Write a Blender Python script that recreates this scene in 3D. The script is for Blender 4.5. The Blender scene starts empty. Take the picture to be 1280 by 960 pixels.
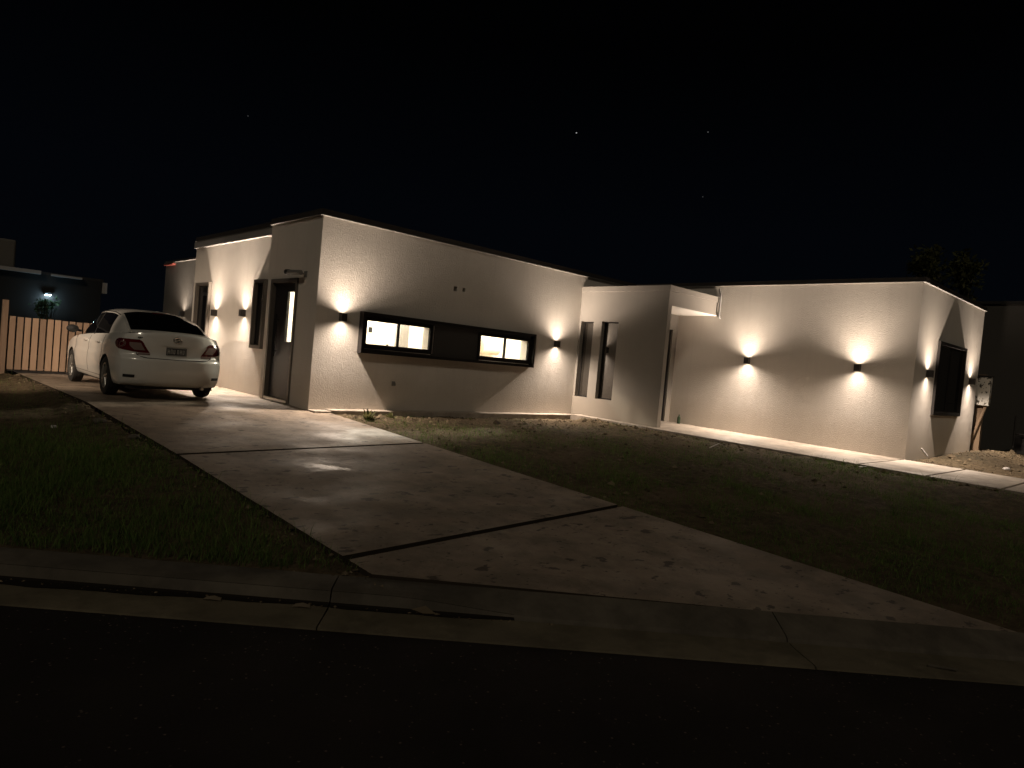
import bpy, bmesh, math, random
import numpy as np
from mathutils import Vector, Matrix

random.seed(7); RNG = np.random.default_rng(11)
SC = bpy.context.scene
COL = SC.collection

# ---------------------------------------------------------------- materials
def mat(name, color, rough=0.6, metal=0.0, ior=1.5, coat=0.0, spec=None):
    m = bpy.data.materials.new(name); m.use_nodes = True
    b = m.node_tree.nodes['Principled BSDF']
    b.inputs['Base Color'].default_value = (*color, 1)
    b.inputs['Roughness'].default_value = rough
    b.inputs['Metallic'].default_value = metal
    b.inputs['IOR'].default_value = ior
    b.inputs['Coat Weight'].default_value = coat
    if spec is not None: b.inputs['Specular IOR Level'].default_value = spec
    return m

class NT:
    """tiny node-building helper"""
    def __init__(s, m): s.t = m.node_tree; s.b = s.t.nodes['Principled BSDF']; s.tc = s.t.nodes.new('ShaderNodeTexCoord')
    def n(s, kind, **kw):
        x = s.t.nodes.new(kind)
        for k, v in kw.items():
            if k.startswith('i_'): x.inputs[k[2:].replace('_', ' ')].default_value = v
            else: setattr(x, k, v)
        return x
    def l(s, a, b): s.t.links.new(a, b)
    def noise(s, scale, detail=4, rough=.55, vec=None):
        x = s.n('ShaderNodeTexNoise'); x.inputs['Scale'].default_value = scale
        x.inputs['Detail'].default_value = detail; x.inputs['Roughness'].default_value = rough
        s.l(vec if vec else s.tc.outputs['Object'], x.inputs['Vector']); return x.outputs['Fac']
    def ramp(s, fac, stops):
        x = s.n('ShaderNodeValToRGB'); e = x.color_ramp.elements
        e[0].position, e[0].color = stops[0][0], (*stops[0][1], 1)
        e[1].position, e[1].color = stops[1][0], (*stops[1][1], 1)
        for p, c in stops[2:]:
            k = e.new(p); k.color = (*c, 1)
        s.l(fac, x.inputs['Fac']); return x.outputs['Color']
    def mix(s, fac, a, b, blend='MIX'):
        x = s.n('ShaderNodeMix', data_type='RGBA', blend_type=blend)
        for v, sock in ((fac, 0), (a, 6), (b, 7)):
            if hasattr(v, 'is_linked'): s.l(v, x.inputs[sock])
            elif sock == 0: x.inputs[0].default_value = v
            else: x.inputs[sock].default_value = (*v, 1)
        return x.outputs[2]
    def bump(s, h, strength, dist, prev=None):
        x = s.n('ShaderNodeBump'); x.inputs['Strength'].default_value = strength; x.inputs['Distance'].default_value = dist
        s.l(h, x.inputs['Height'])
        if prev: s.l(prev, x.inputs['Normal'])
        return x.outputs['Normal']

g = lambda v: (v, v, v)

def stucco(name, base, fine=1.0):
    m = mat(name, base, .92, spec=.2); k = NT(m)
    big = k.noise(.9, 5, .6); mid = k.noise(7, 4)
    c = k.mix(k.ramp(big, [(.35, g(0)), (.7, g(1))]), tuple(b*.90 for b in base), base)
    c = k.mix(k.ramp(mid, [(.3, g(.0)), (.8, g(.35))]), c, tuple(b*.9 for b in base))
    mp = k.n('ShaderNodeMapping'); mp.inputs['Scale'].default_value = (5, 5, .28); k.l(k.tc.outputs['Object'], mp.inputs[0])
    c = k.mix(k.ramp(k.noise(1.4, 5, .65, mp.outputs[0]), [(.52, g(0)), (.72, g(.45))]), c, tuple(b*.80 for b in base))
    v = k.n('ShaderNodeTexVoronoi'); v.inputs['Scale'].default_value = .8; k.l(k.tc.outputs['Object'], v.inputs['Vector'])
    vs = k.n('ShaderNodeSeparateColor'); k.l(v.outputs['Color'], vs.inputs[0])
    c = k.mix(k.ramp(vs.outputs[0], [(.3, g(0)), (.9, g(.28))]), c, tuple(b*.86 for b in base))
    # a dirty splash band with a ragged edge at the foot of the wall
    sx = k.n('ShaderNodeSeparateXYZ'); k.l(k.tc.outputs['Object'], sx.inputs[0])
    ad = k.n('ShaderNodeMath', operation='MULTIPLY_ADD'); k.l(k.noise(2.6, 6, .7), ad.inputs[0]); ad.inputs[1].default_value = -.55
    k.l(sx.outputs['Z'], ad.inputs[2])
    dirt = k.ramp(ad.outputs[0], [(-.0, g(.28)), (.38, g(0))])
    c = k.mix(dirt, c, (.33, .27, .20))
    k.l(c, k.b.inputs['Base Color'])
    n1 = k.bump(k.noise(52, 4, .7), .62*fine, .017)
    n2 = k.bump(k.noise(260, 2, .6), .35*fine, .004, n1)
    n3 = k.bump(k.noise(2.2, 3, .5), .25, .02, n2)
    k.l(n3, k.b.inputs['Normal']); return m

def concrete(name, lo, hi, spots=True, rlo=.52, rhi=.85):
    m = mat(name, hi, .7, spec=.4); k = NT(m)
    big = k.noise(.55, 6, .62); mid = k.noise(3.2, 6, .65)
    c = k.mix(k.ramp(big, [(.32, g(0)), (.68, g(1))]), lo, hi)
    c = k.mix(k.ramp(mid, [(.42, g(0)), (.60, g(.62))]), c, tuple(v*.62 for v in lo))
    c = k.mix(k.ramp(k.noise(1.7, 7, .7), [(.52, g(0)), (.66, g(.6))]), c, tuple(min(1, v*1.22) for v in hi))
    if spots:   # dropped soil and stains
        mp = k.n('ShaderNodeMapping'); mp.inputs['Scale'].default_value = (1, 1.5, 1); k.l(k.tc.outputs['Object'], mp.inputs[0])
        s1 = k.noise(5.5, 3, .6, mp.outputs[0])
        c = k.mix(k.ramp(s1, [(.615, g(0)), (.66, g(.85))]), c, (.035, .026, .018))
        s2 = k.noise(17, 2, .5, mp.outputs[0])
        c = k.mix(k.ramp(s2, [(.66, g(0)), (.71, g(.85))]), c, (.04, .03, .02))
    k.l(c, k.b.inputs['Base Color'])
    r = k.n('ShaderNodeMapRange'); k.l(k.noise(1.3, 5, .6), r.inputs[0])
    r.inputs[1].default_value = .35; r.inputs[2].default_value = .65; r.inputs[3].default_value = rlo; r.inputs[4].default_value = rhi
    rs = r.outputs[0]
    if spots:   # one worn, damp patch that shines
        vd = k.n('ShaderNodeVectorMath', operation='DISTANCE'); k.l(k.tc.outputs['Object'], vd.inputs[0]); vd.inputs[1].default_value = (3.35, 6.25, -.2)
        ma = k.n('ShaderNodeMath', operation='MULTIPLY_ADD'); k.l(k.noise(4, 5, .7), ma.inputs[0]); ma.inputs[1].default_value = 1.3; k.l(vd.outputs['Value'], ma.inputs[2])
        mx = k.n('ShaderNodeMix', data_type='FLOAT'); k.l(k.ramp(ma.outputs[0], [(.66, g(1)), (.92, g(0))]), mx.inputs[0]); k.l(rs, mx.inputs[2]); mx.inputs[3].default_value = .40; rs = mx.outputs[0]
    k.l(rs, k.b.inputs['Roughness'])
    n1 = k.bump(k.noise(120, 3, .6), .3, .004)
    n2 = k.bump(k.noise(6, 5, .65), .45, .012, n1)
    k.l(n2, k.b.inputs['Normal']); return m

M = {}
M['wall'] = stucco('cream_stucco', (.65, .605, .555))
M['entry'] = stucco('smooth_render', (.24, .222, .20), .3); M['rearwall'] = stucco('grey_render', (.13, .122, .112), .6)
M['lip'] = mat('galvanised_drip', (.16, .155, .145), .7, 0)
M['cap'] = mat('dark_roof_metal', (.036, .031, .029), .6, .1)
M['roofgrey'] = mat('grey_roof_sheet', (.22, .215, .21), .6)
M['white'] = mat('white_soffit', (.74, .72, .68), .8)
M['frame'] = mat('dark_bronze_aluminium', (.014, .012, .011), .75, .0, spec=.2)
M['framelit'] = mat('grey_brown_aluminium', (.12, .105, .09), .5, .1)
M['panel'] = mat('charcoal_panel', (.022, .021, .020), .6)
M['door'] = mat('black_door', (.009, .009, .010), .4)
M['steel'] = mat('brushed_steel', (.55, .53, .5), .3, 1)
M['lampbody'] = mat('black_lamp_metal', (.035, .032, .03), .5, .2)
M['room'] = mat('room_paint', (.80, .76, .66), .9)
M['roomfloor'] = mat('room_floor', (.42, .38, .33), .5)
M['conc'] = concrete('driveway_concrete', (.178, .139, .103), (.262, .209, .160))
M['path'] = concrete('path_concrete', (.29, .25, .21), (.38, .33, .28), False)
M['kerb'] = concrete('kerb_concrete', (.075, .064, .049), (.125, .108, .083), False, .7, .9)
M['pan'] = concrete('gutter_concrete', (.105, .088, .058), (.165, .14, .094), False, .7, .9)

def glass(name, tint, refl=2.0):
    m = mat(name, tint, .03, ior=refl); return m
M['dkglass'] = glass('dark_glass', (.006, .006, .007), 1.9)
M['mirrorglass'] = glass('solar_glass', (.03, .026, .022), 2.3)
M['carglass'] = glass('tinted_car_glass', (.004, .004, .005), 1.5)
def clear(name):
    m = bpy.data.materials.new(name); m.use_nodes = True; t = m.node_tree; t.nodes.clear()
    o = t.nodes.new('ShaderNodeOutputMaterial'); mx = t.nodes.new('ShaderNodeMixShader'); lw = t.nodes.new('ShaderNodeLayerWeight'); lw.inputs[0].default_value = .5; pw = t.nodes.new('ShaderNodeMath'); pw.operation = 'POWER'; pw.inputs[1].default_value = 4; t.links.new(lw.outputs['Facing'], pw.inputs[0]); fr = t.nodes.new('ShaderNodeMath'); fr.operation = 'MULTIPLY_ADD'; fr.inputs[1].default_value = .8; fr.inputs[2].default_value = .03; t.links.new(pw.outputs[0], fr.inputs[0])
    tr = t.nodes.new('ShaderNodeBsdfTransparent'); gl = t.nodes.new('ShaderNodeBsdfGlossy'); gl.inputs['Roughness'].default_value = .02
    tr.inputs[0].default_value = (.93, .94, .92, 1)
    t.links.new(fr.outputs[0], mx.inputs[0]); t.links.new(tr.outputs[0], mx.inputs[1]); t.links.new(gl.outputs[0], mx.inputs[2])
    t.links.new(mx.outputs[0], o.inputs[0]); return m
M['clear'] = clear('clear_window_glass')
def emit(name, c, s):
    m = bpy.data.materials.new(name); m.use_nodes = True; t = m.node_tree; t.nodes.clear()
    o = t.nodes.new('ShaderNodeOutputMaterial'); e = t.nodes.new('ShaderNodeEmission')
    e.inputs[0].default_value = (*c, 1); e.inputs[1].default_value = s; t.links.new(e.outputs[0], o.inputs[0]); return m
WARM = (1.0, .815, .655)
M['lens'] = emit('lamp_lens', (1, .82, .6), 14)
M['ledlens'] = emit('cold_led_lens', (.62, .85, 1), 60)
M['bulb'] = emit('ceiling_diffuser', (1, .85, .6), 5)

# wood of the gate
m = mat('pale_pine', (.42, .27, .18), .7); k = NT(m)
mp = k.n('ShaderNodeMapping'); mp.inputs['Scale'].default_value = (1, 1, .08); k.l(k.tc.outputs['Object'], mp.inputs[0])
geo = k.n('ShaderNodeNewGeometry')
c = k.mix(k.noise(38, 4, .6, mp.outputs[0]), (.33, .215, .145), (.48, .34, .24))
rr = k.ramp(geo.outputs['Random Per Island'], [(0, g(.62)), (1, g(1.15))])
c = k.mix(1.0, c, rr, 'MULTIPLY'); k.l(c, k.b.inputs['Base Color']); M['wood'] = m
m = mat('rough_timber', (.16, .11, .07), .85); M['timber'] = m
M['bark'] = mat('bark', (.09, .07, .05), .9)

# asphalt
m = mat('asphalt', (.035, .033, .03), .9, spec=.15); k = NT(m)
c = k.mix(k.ramp(k.noise(1.1, 5), [(.35, g(0)), (.7, g(1))]), (.013, .0105, .0095), (.026, .021, .019))
v = k.n('ShaderNodeTexVoronoi'); v.inputs['Scale'].default_value = 75; k.l(k.tc.outputs['Object'], v.inputs['Vector'])
wn = k.n('ShaderNodeSeparateColor'); k.l(v.outputs['Color'], wn.inputs[0])
sel = k.ramp(wn.outputs[0], [(.972, g(0)), (.99, g(1))])
near = k.ramp(v.outputs['Distance'], [(.25, g(1)), (.5, g(0))])
c = k.mix(k.mix(1.0, sel, near, 'MULTIPLY'), c, (.15, .13, .11)); k.l(c, k.b.inputs['Base Color'])
k.l(k.bump(k.noise(140, 3, .7), .8, .008), k.b.inputs['Normal']); M['asphalt'] = m

# soil
m = mat('soil', (.09, .065, .042), .95, spec=.1); k = NT(m)
c = k.mix(k.ramp(k.noise(.7, 6, .65), [(.35, g(0)), (.66, g(1))]), (.040, .034, .020), (.105, .076, .046))
c = k.mix(k.ramp(k.noise(9, 5, .7), [(.4, g(0)), (.75, g(1))]), c, (.155, .118, .074))
k.l(c, k.b.inputs['Base Color'])
n1 = k.bump(k.noise(55, 5, .75), .9, .02); n2 = k.bump(k.noise(9, 5, .7), .9, .06, n1); k.l(n2, k.b.inputs['Normal']); M['soil'] = m
m = mat('clod', (.12, .09, .058), .95, spec=.1); k = NT(m); geo = k.n('ShaderNodeNewGeometry')
k.l(k.ramp(geo.outputs['Random Per Island'], [(0, (.05, .038, .025)), (1, (.21, .165, .11))]), k.b.inputs['Base Color']); M['clod'] = m
def leafmat(name, a, b):
    m = mat(name, a, .7, spec=.2); k = NT(m); geo = k.n('ShaderNodeNewGeometry')
    c = k.ramp(geo.outputs['Random Per Island'], [(0, a), (1, b)]); k.l(c, k.b.inputs['Base Color'])
    tr = k.n('ShaderNodeBsdfTranslucent'); k.l(c, tr.inputs[0]); mx = k.n('ShaderNodeMixShader'); mx.inputs[0].default_value = .45
    k.l(k.b.outputs[0], mx.inputs[1]); k.l(tr.outputs[0], mx.inputs[2]); k.l(mx.outputs[0], k.t.nodes['Material Output'].inputs[0]); return m
M['grass'] = leafmat('grass_blades', (.055, .115, .022), (.17, .25, .065))
M['weed'] = leafmat('weed_leaves', (.06, .07, .025), (.13, .12, .05))
M['leaf'] = leafmat('tree_leaves', (.045, .055, .018), (.11, .11, .04))
M['shrubleaf'] = leafmat('shrub_leaves', (.03, .06, .03), (.10, .14, .08))
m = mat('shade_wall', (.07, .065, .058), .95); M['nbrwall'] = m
M['nbrdark'] = mat('dark_render', (.020, .019, .018), .95)
M['nbrlight'] = mat('pale_fascia', (.45, .43, .42), .8)

# car
M['paint'] = mat('white_car_paint', (.66, .645, .61), .28, coat=1.0)
M['blackpl'] = mat('black_plastic', (.012, .012, .012), .6)
M['tyre'] = mat('tyre_rubber', (.018, .017, .016), .85)
M['rim'] = mat('alloy', (.5, .49, .47), .35, .9)
M['seam'] = mat('panel_gap', (.02, .018, .016), .9)
M['redlens'] = mat('red_tail_lens', (.085, .006, .006), .12, coat=1)
M['clearlens'] = mat('clear_tail_lens', (.20, .15, .135), .12, coat=1)
M['chrome'] = mat('chrome', (.75, .74, .72), .14, 1)
M['plateb'] = mat('plate_black', (.015, .015, .016), .4)
M['platew'] = mat('plate_white', (.55, .55, .53), .5)

# ---------------------------------------------------------------- mesh helper
class MB:
    def __init__(s): s.v = []; s.f = []; s.mi = []; s.cur = 0
    def add(s, vs, fs):
        o = len(s.v); s.v += [tuple(map(float, p)) for p in vs]
        for f in fs: s.f.append(tuple(i+o for i in f)); s.mi.append(s.cur)
    def box(s, x0, x1, y0, y1, z0, z1):
        s.add([(x0,y0,z0),(x1,y0,z0),(x1,y1,z0),(x0,y1,z0),(x0,y0,z1),(x1,y0,z1),(x1,y1,z1),(x0,y1,z1)],
              [(0,3,2,1),(4,5,6,7),(0,1,5,4),(1,2,6,5),(2,3,7,6),(3,0,4,7)])
    def tube(s, a, b, r0, r1=None, n=10, cap=True):
        a = Vector(a); b = Vector(b); r1 = r0 if r1 is None else r1
        d = (b-a).normalized(); u = d.orthogonal().normalized(); w = d.cross(u)
        vs = []
        for p, r in ((a, r0), (b, r1)):
            for i in range(n):
                t = 2*math.pi*i/n; vs.append(p+(u*math.cos(t)+w*math.sin(t))*r)
        fs = [(i, (i+1) % n, n+(i+1) % n, n+i) for i in range(n)]
        if cap: fs += [tuple(range(n-1, -1, -1)), tuple(range(n, 2*n))]
        s.add(vs, fs)
    def path(s, pts, r, n=6):
        for a, b in zip(pts[:-1], pts[1:]): s.tube(a, b, r, r, n)
    def grid(s, P):
        """P: 2-D list of points"""
        h = len(P); w = len(P[0]); o = [p for row in P for p in row]
        s.add(o, [(j*w+i, j*w+i+1, (j+1)*w+i+1, (j+1)*w+i) for j in range(h-1) for i in range(w-1)])
    def lathe(s, prof, axis='x', n=32, c=(0,0,0)):
        P = []
        for i in range(n+1):
            t = 2*math.pi*i/n; row = []
            for a, r in prof:
                if axis == 'x': row.append((c[0]+a, c[1]+r*math.cos(t), c[2]+r*math.sin(t)))
                else: row.append((c[0]+r*math.cos(t), c[1]+r*math.sin(t), c[2]+a))
            P.append(row)
        s.grid(P)
    def build(s, name, mats, parent=None, smooth=False, bevel=0, merge=False, angle=40):
        me = bpy.data.meshes.new(name); me.from_pydata(s.v, [], s.f); 
        if not isinstance(mats, (list, tuple)): mats = [mats]
        for m_ in mats: me.materials.append(m_)
        if len(mats) > 1: me.polygons.foreach_set('material_index', s.mi)
        if merge:
            b = bmesh.new(); b.from_mesh(me); bmesh.ops.remove_doubles(b, verts=b.verts, dist=1e-4)
            bmesh.ops.recalc_face_normals(b, faces=b.faces); b.to_mesh(me); b.free()
        if smooth:
            me.polygons.foreach_set('use_smooth', [True]*len(me.polygons)); me.set_sharp_from_angle(angle=math.radians(angle))
        me.update()
        o = bpy.data.objects.new(name, me); COL.objects.link(o)
        if parent: o.parent = parent
        if bevel:
            bv = o.modifiers.new('bevel', 'BEVEL'); bv.width = bevel; bv.segments = 2; bv.limit_method = 'ANGLE'
        return o

def tag(o, label=None, cat=None, group=None, kind=None):
    if label: o['label'] = label
    if cat: o['category'] = cat
    if group: o['group'] = group
    if kind: o['kind'] = kind
    return o
def empty(name, loc, label, cat, group=None, rz=0, scale=1):
    o = bpy.data.objects.new(name, None); COL.objects.link(o); o.location = loc; o.rotation_euler = (0,0,rz); o.scale = (scale,)*3
    o.empty_display_size = .1
    return tag(o, label, cat, group)
def copy_tree(o, parent=None):
    c = o.copy(); COL.objects.link(c); c.parent = parent
    for ch in list(o.children): copy_tree(ch, c)
    return c

def wall(mb, axis, p, th, a0, a1, z0, z1, holes=()):
    """a wall slab: axis 'x' lies in a plane of constant x from p to p+th and runs along y; 'y' the other way; holes (a0,a1,z0,z1)"""
    A = sorted({a0, a1, *[h[0] for h in holes], *[h[1] for h in holes]}); Z = sorted({z0, z1, *[h[2] for h in holes], *[h[3] for h in holes]})
    A = [a for a in A if a0 <= a <= a1]; Z = [z for z in Z if z0 <= z <= z1]
    def P(a, d, z): return (p+d, a, z) if axis == 'x' else (a, p+d, z)
    def solid(i, j):
        if i < 0 or j < 0 or i >= len(A)-1 or j >= len(Z)-1: return False
        ca = (A[i]+A[i+1])/2; cz = (Z[j]+Z[j+1])/2
        return not any(h[0] < ca < h[1] and h[2] < cz < h[3] for h in holes)
    q = lambda *v: mb.add(v, [(0,1,2,3)])
    for i in range(len(A)-1):
        for j in range(len(Z)-1):
            if not solid(i, j): continue
            l, r, b, t = A[i], A[i+1], Z[j], Z[j+1]
            q(P(l,0,b), P(r,0,b), P(r,0,t), P(l,0,t)); q(P(l,th,b), P(l,th,t), P(r,th,t), P(r,th,b))
            if not solid(i-1,j): q(P(l,0,b), P(l,0,t), P(l,th,t), P(l,th,b))
            if not solid(i+1,j): q(P(r,0,b), P(r,th,b), P(r,th,t), P(r,0,t))
            if not solid(i,j-1): q(P(l,0,b), P(l,th,b), P(r,th,b), P(r,0,b))
            if not solid(i,j+1): q(P(l,0,t), P(r,0,t), P(r,th,t), P(l,th,t))

# ---------------------------------------------------------------- site measures (metres)
X0, Y0, X1, X2, Y2, X3, Y1 = 5.152, 10.165, 11.551, 13.444, 3.863, 17.873, 7.842
H = 3.1; XR = X0+.12; XF = 5.65
YB = 8.82            # porch back wall
N2 = math.hypot(.64, .77); NO = (.64/N2, .77/N2); NTT = (.77/N2, -.64/N2)
def TO(t, o): return (NTT[0]*t+NO[0]*o, NTT[1]*t+NO[1]*o)
def t_of(x, y): return x*NTT[0]+y*NTT[1]
def o_of(x, y): return x*NO[0]+y*NO[1]
def zk(t): return -.335-.015*np.clip(t, -14, 14)
def zdrive(y): return np.minimum(-.445+.0385*np.asarray(y, float), -.035)
def sstep(a, b, x): t = np.clip((np.asarray(x, float)-a)/(b-a), 0, 1); return t*t*(3-2*t)
_ph = RNG.uniform(0, 6.28, (14, 3)); _fr = RNG.uniform(.25, 3.2, (14, 2))*RNG.choice([-1, 1], (14, 2))
def wob(x, y):
    s = 0
    for (a, b), p in zip(_fr, _ph): s = s+np.sin(a*x+b*y+p[0])/(1+abs(a)+abs(b))
    return s/3.2
def zlawn(x, y):
    x = np.asarray(x, float); y = np.asarray(y, float)
    t = t_of(x, y); o = o_of(x, y); k = zk(t)
    f = np.clip((o-4.03)/7.2, 0, 1)
    z = k-.012+(-.105-k)*f + .022*wob(x*1.7, y*1.7)*np.clip((o-4.03)*1.5, 0, 1)
    z = z+.20*np.exp(-(((x-16.8)/2.4)**2+((y-3.3)/.55)**2)) - .0
    pe = sstep(9.6, 11.0, x)*sstep(-.5, .3, y)*(1-sstep(9.0, 9.7, y))*(x < 11.27)
    z = z*(1-pe)+(-.018-.0118*(8-y)-.035+.012*wob(x*3, y*3))*pe
    z = np.where(o < 4.0, k-.30, z)
    return z
def xl_drive(y): return 2.23-.20*np.clip((np.asarray(y, float)-7)/9, 0, 1)
XRD = 5.45
def zground(x, y):
    z = zlawn(x, y)
    dx = np.maximum(np.maximum(xl_drive(y)-x, x-XRD), 0)
    w = 1-sstep(.05, .6, dx)
    w = np.where((y > 18) | (o_of(np.asarray(x,float), np.asarray(y,float)) < 3.9), 0, w)
    zd = zdrive(y)-np.where(dx > .02, .018-.010*wob(x*4, y*4), .125)
    z = z*(1-w)+zd*w
    # keep the soil below the house floor and under the path
    inside = (x > X0-.02) & (y > Y0-.02) | (x > 11.25) & (x < X2+.05) & (y > -1) | (x > X2) & (y > Y2+.05) & (x < 24)
    return np.where(inside, np.minimum(z, -.16), z)

# ---------------------------------------------------------------- ground
def axis(lo, hi, step, far, n):
    a = np.arange(lo, hi+1e-6, step); gq = np.geomspace(step*2, far, n)
    return np.concatenate([(lo-gq)[::-1], a, hi+gq])
gx = axis(-5, 22, .09, 420, 26); gy = axis(-2.5, 17, .09, 420, 26)
GX, GY = np.meshgrid(gx, gy); GZ = zground(GX, GY)
rough = RNG.normal(0, 1, GX.shape)*.009
GZ = GZ+np.where((o_of(GX, GY) > 4.1), rough, 0)*((GX > -5) & (GX < 22) & (GY < 17))
near_house = np.exp(-((GY-(Y0-.75))/.5)**2)*((GX > 5.9) & (GX < 11.4))
GZ = GZ+near_house*np.abs(RNG.normal(0, .026, GX.shape))
nv = GX.size; w_ = GX.shape[1]; h_ = GX.shape[0]
me = bpy.data.meshes.new('ground'); me.vertices.add(nv)
me.vertices.foreach_set('co', np.stack([GX, GY, GZ], -1).astype(np.float32).ravel())
jj, ii = np.meshgrid(np.arange(h_-1), np.arange(w_-1), indexing='ij')
q0 = (jj*w_+ii).ravel(); quads = np.stack([q0, q0+1, q0+w_+1, q0+w_], -1)
me.loops.add(quads.size); me.loops.foreach_set('vertex_index', quads.ravel().astype(np.int32))
me.polygons.add(len(quads)); me.polygons.foreach_set('loop_start', np.arange(0, quads.size, 4, dtype=np.int32))
me.update(calc_edges=True); me.validate(); me.polygons.foreach_set('use_smooth', [True]*len(me.polygons))
me.materials.append(M['soil'])
ground = bpy.data.objects.new('ground', me); COL.objects.link(ground); tag(ground, kind='structure')

M['slabside'] = mat('shade_and_soil_edge', (.035, .027, .019), .95, spec=.1)  # dark slab sides: shade of joints and edges put into the colour, with soil
# road, gutter, kerb
mb = MB(); ts = [-150, -60, -30]+list(np.arange(-16, 16.1, .5))+[30, 60, 150]
P = []
for o in (-140, -40, -12, -4, 0, 2, 3.0, 3.47):
    P.append([(*TO(t, o), float(zk(t))-.105+(.0 if o < 3.4 else 0)-.0025*abs(o-3.47)**.5*(0)) for t in ts])
mb.grid(P); tag(mb.build('road', M['asphalt'], smooth=True), kind='structure')

def drop(t): return float(sstep(-.35, .55, t)*(1-sstep(3.9, 4.5, t)))
joints = [-13, -10, -7, -4, -.66, 2.0, 5.0, 8, 11, 14]
shade_silt = []
mb = MB(); mp_ = MB()
for a, b in zip(joints[:-1], joints[1:]):
    tt = np.linspace(a+.0035, b-.0035, 24); K = []; G = []
    for t in tt:
        z = float(zk(t)); d = drop(t); e = random.uniform(-.004, .004)
        prof = [(4.05, z-.2), (4.05+e, z-.008), (4.03+e, z), (3.84, z-.012-.053*d), (3.815, z-.022-.055*d), (3.80+.01*d, z-.082-.004*d), (3.79, z-.2)]
        K.append([(*TO(t, o), zz) for o, zz in prof])
        prof = [(3.788, z-.2), (3.788+e*.5, z-.093), (3.70, z-.097), (3.5, z-.092), (3.475+e, z-.096), (3.47+e, z-.2)]
        G.append([(*TO(t, o), zz) for o, zz in prof])
    for B, R in ((mb, K), (mp_, G)):
        B.grid(R)
        for end in (R[0], R[-1]): B.add(end, [tuple(range(len(end)))])
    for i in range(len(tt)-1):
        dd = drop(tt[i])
        if dd < .80: shade_silt.append([(tt[i], dd), (tt[i+1], drop(tt[i+1]))])
tag(mb.build('kerb', M['kerb'], smooth=True, angle=35), kind='structure')
tag(mp_.build('gutter', M['pan'], smooth=True, angle=35), kind='structure')

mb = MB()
for (ta, da), (tb, db) in shade_silt:
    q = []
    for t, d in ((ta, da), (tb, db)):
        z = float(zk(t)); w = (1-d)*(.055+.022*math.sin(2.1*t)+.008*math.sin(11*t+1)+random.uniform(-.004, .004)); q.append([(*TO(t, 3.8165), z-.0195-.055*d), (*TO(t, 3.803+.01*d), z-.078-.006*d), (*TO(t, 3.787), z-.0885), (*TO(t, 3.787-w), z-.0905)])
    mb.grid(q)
M['shade_silt'] = mat('kerb_shade_and_silt', (.016, .013, .010), .9, spec=.1)  # near-black strip paints the kerb face's shade, along with gutter dirt
tag(mb.build('gutter_shade_silt', M['shade_silt']), kind='stuff')
# driveway slabs (three, with open joints)
def slab_strip(mb, y0l, y0r, y1l, y1r, n=26, xr=XRD, clip=True):
    L, R_ = [], []
    top = []
    for i in range(n+1):
        f = i/n; yl = y0l+(y1l-y0l)*f; yr = y0r+(y1r-y0r)*f; row = []
        for j in range(13):
            s = j/12; xl = float(xl_drive(yl))+random.uniform(-.004, .004)*(j == 0); x = xl+(xr-xl)*s; y = yl+(yr-yl)*s
            row.append((x, y, float(zdrive(y))))
        top.append(row)
    mb.grid(top)
    ring = top[0]+[r[-1] for r in top[1:]]+top[-1][-2::-1]+[r[0] for r in top[-2:0:-1]]
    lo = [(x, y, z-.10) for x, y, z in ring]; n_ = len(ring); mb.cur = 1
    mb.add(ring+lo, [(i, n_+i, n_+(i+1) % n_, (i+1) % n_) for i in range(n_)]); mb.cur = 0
mb = MB()
# the lowest slab ends along the kerb line: its near edge runs at o = 4.045
def edge_y(x): return (4.055-NO[0]*x)/NO[1]
slab_strip(mb, edge_y(2.23), edge_y(XRD), 3.70, 4.00)
slab_strip(mb, 3.775, 4.07, 7.0, 7.32)
slab_strip(mb, 7.065, 7.385, 9.88, 9.88, xr=XRD)
# upper apron: along the side of the house up to the gate
P = [[(float(xl_drive(y))+(XR+.03-float(xl_drive(y)))*s/10 if y > 10.16 else float(xl_drive(y))+(XRD-float(xl_drive(y)))*s/10, y, float(zdrive(y))) for s in range(11)] for y in (9.884, 10.0, 10.16)]
mb.grid(P)
P = [[(float(xl_drive(y))+(5.6-float(xl_drive(y)))*s/10, y, float(zdrive(y))-.0) for s in range(11)] for y in np.linspace(10.16, 17.5, 30)]
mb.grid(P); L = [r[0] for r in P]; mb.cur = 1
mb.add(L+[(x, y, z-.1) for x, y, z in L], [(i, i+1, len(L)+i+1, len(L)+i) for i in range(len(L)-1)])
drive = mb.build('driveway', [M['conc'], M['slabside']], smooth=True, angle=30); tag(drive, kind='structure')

# path along the wing, skirt along the front wall
def zpath(y): return -.018-.0118*(8-y)
mb = MB()
def slab(xa, xb, ya, yb):
    n = max(2, int((yb-ya)/.3)); top = [[(xa+(xb-xa)*i/6, ya+(yb-ya)*j/n, zpath(ya+(yb-ya)*j/n)) for i in range(7)] for j in range(n+1)]
    mb.grid(top); ring = top[0]+[r[-1] for r in top[1:]]+top[-1][-2::-1]+[r[0] for r in top[-2:0:-1]]; k_ = len(ring)
    mb.add(ring+[(x, y, z-.12) for x, y, z in ring], [(i, k_+i, k_+(i+1) % k_, (i+1) % k_) for i in range(k_)])
slab(11.27, X2+.02, 3.90, YB+.02); slab(11.27, X2, 2.95, 3.865); slab(11.27, X2, 2.03, 2.91); slab(11.27, X2, 1.1, 1.99); slab(11.27, X2, .1, 1.06)
slab(11.27, X1+.02, YB+.025, Y0-.24)
tag(mb.build('path', M['path']), kind='structure')
mb = MB(); mb.box(5.46, X1, Y0-.22, Y0+.02, -.14, -.012); mb.box(X0-.001, 5.455, Y0-.22, Y0+.02, -.14, -.030)
tag(mb.build('foundation_ledge', M['path'], bevel=.012), kind='structure')

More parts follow.
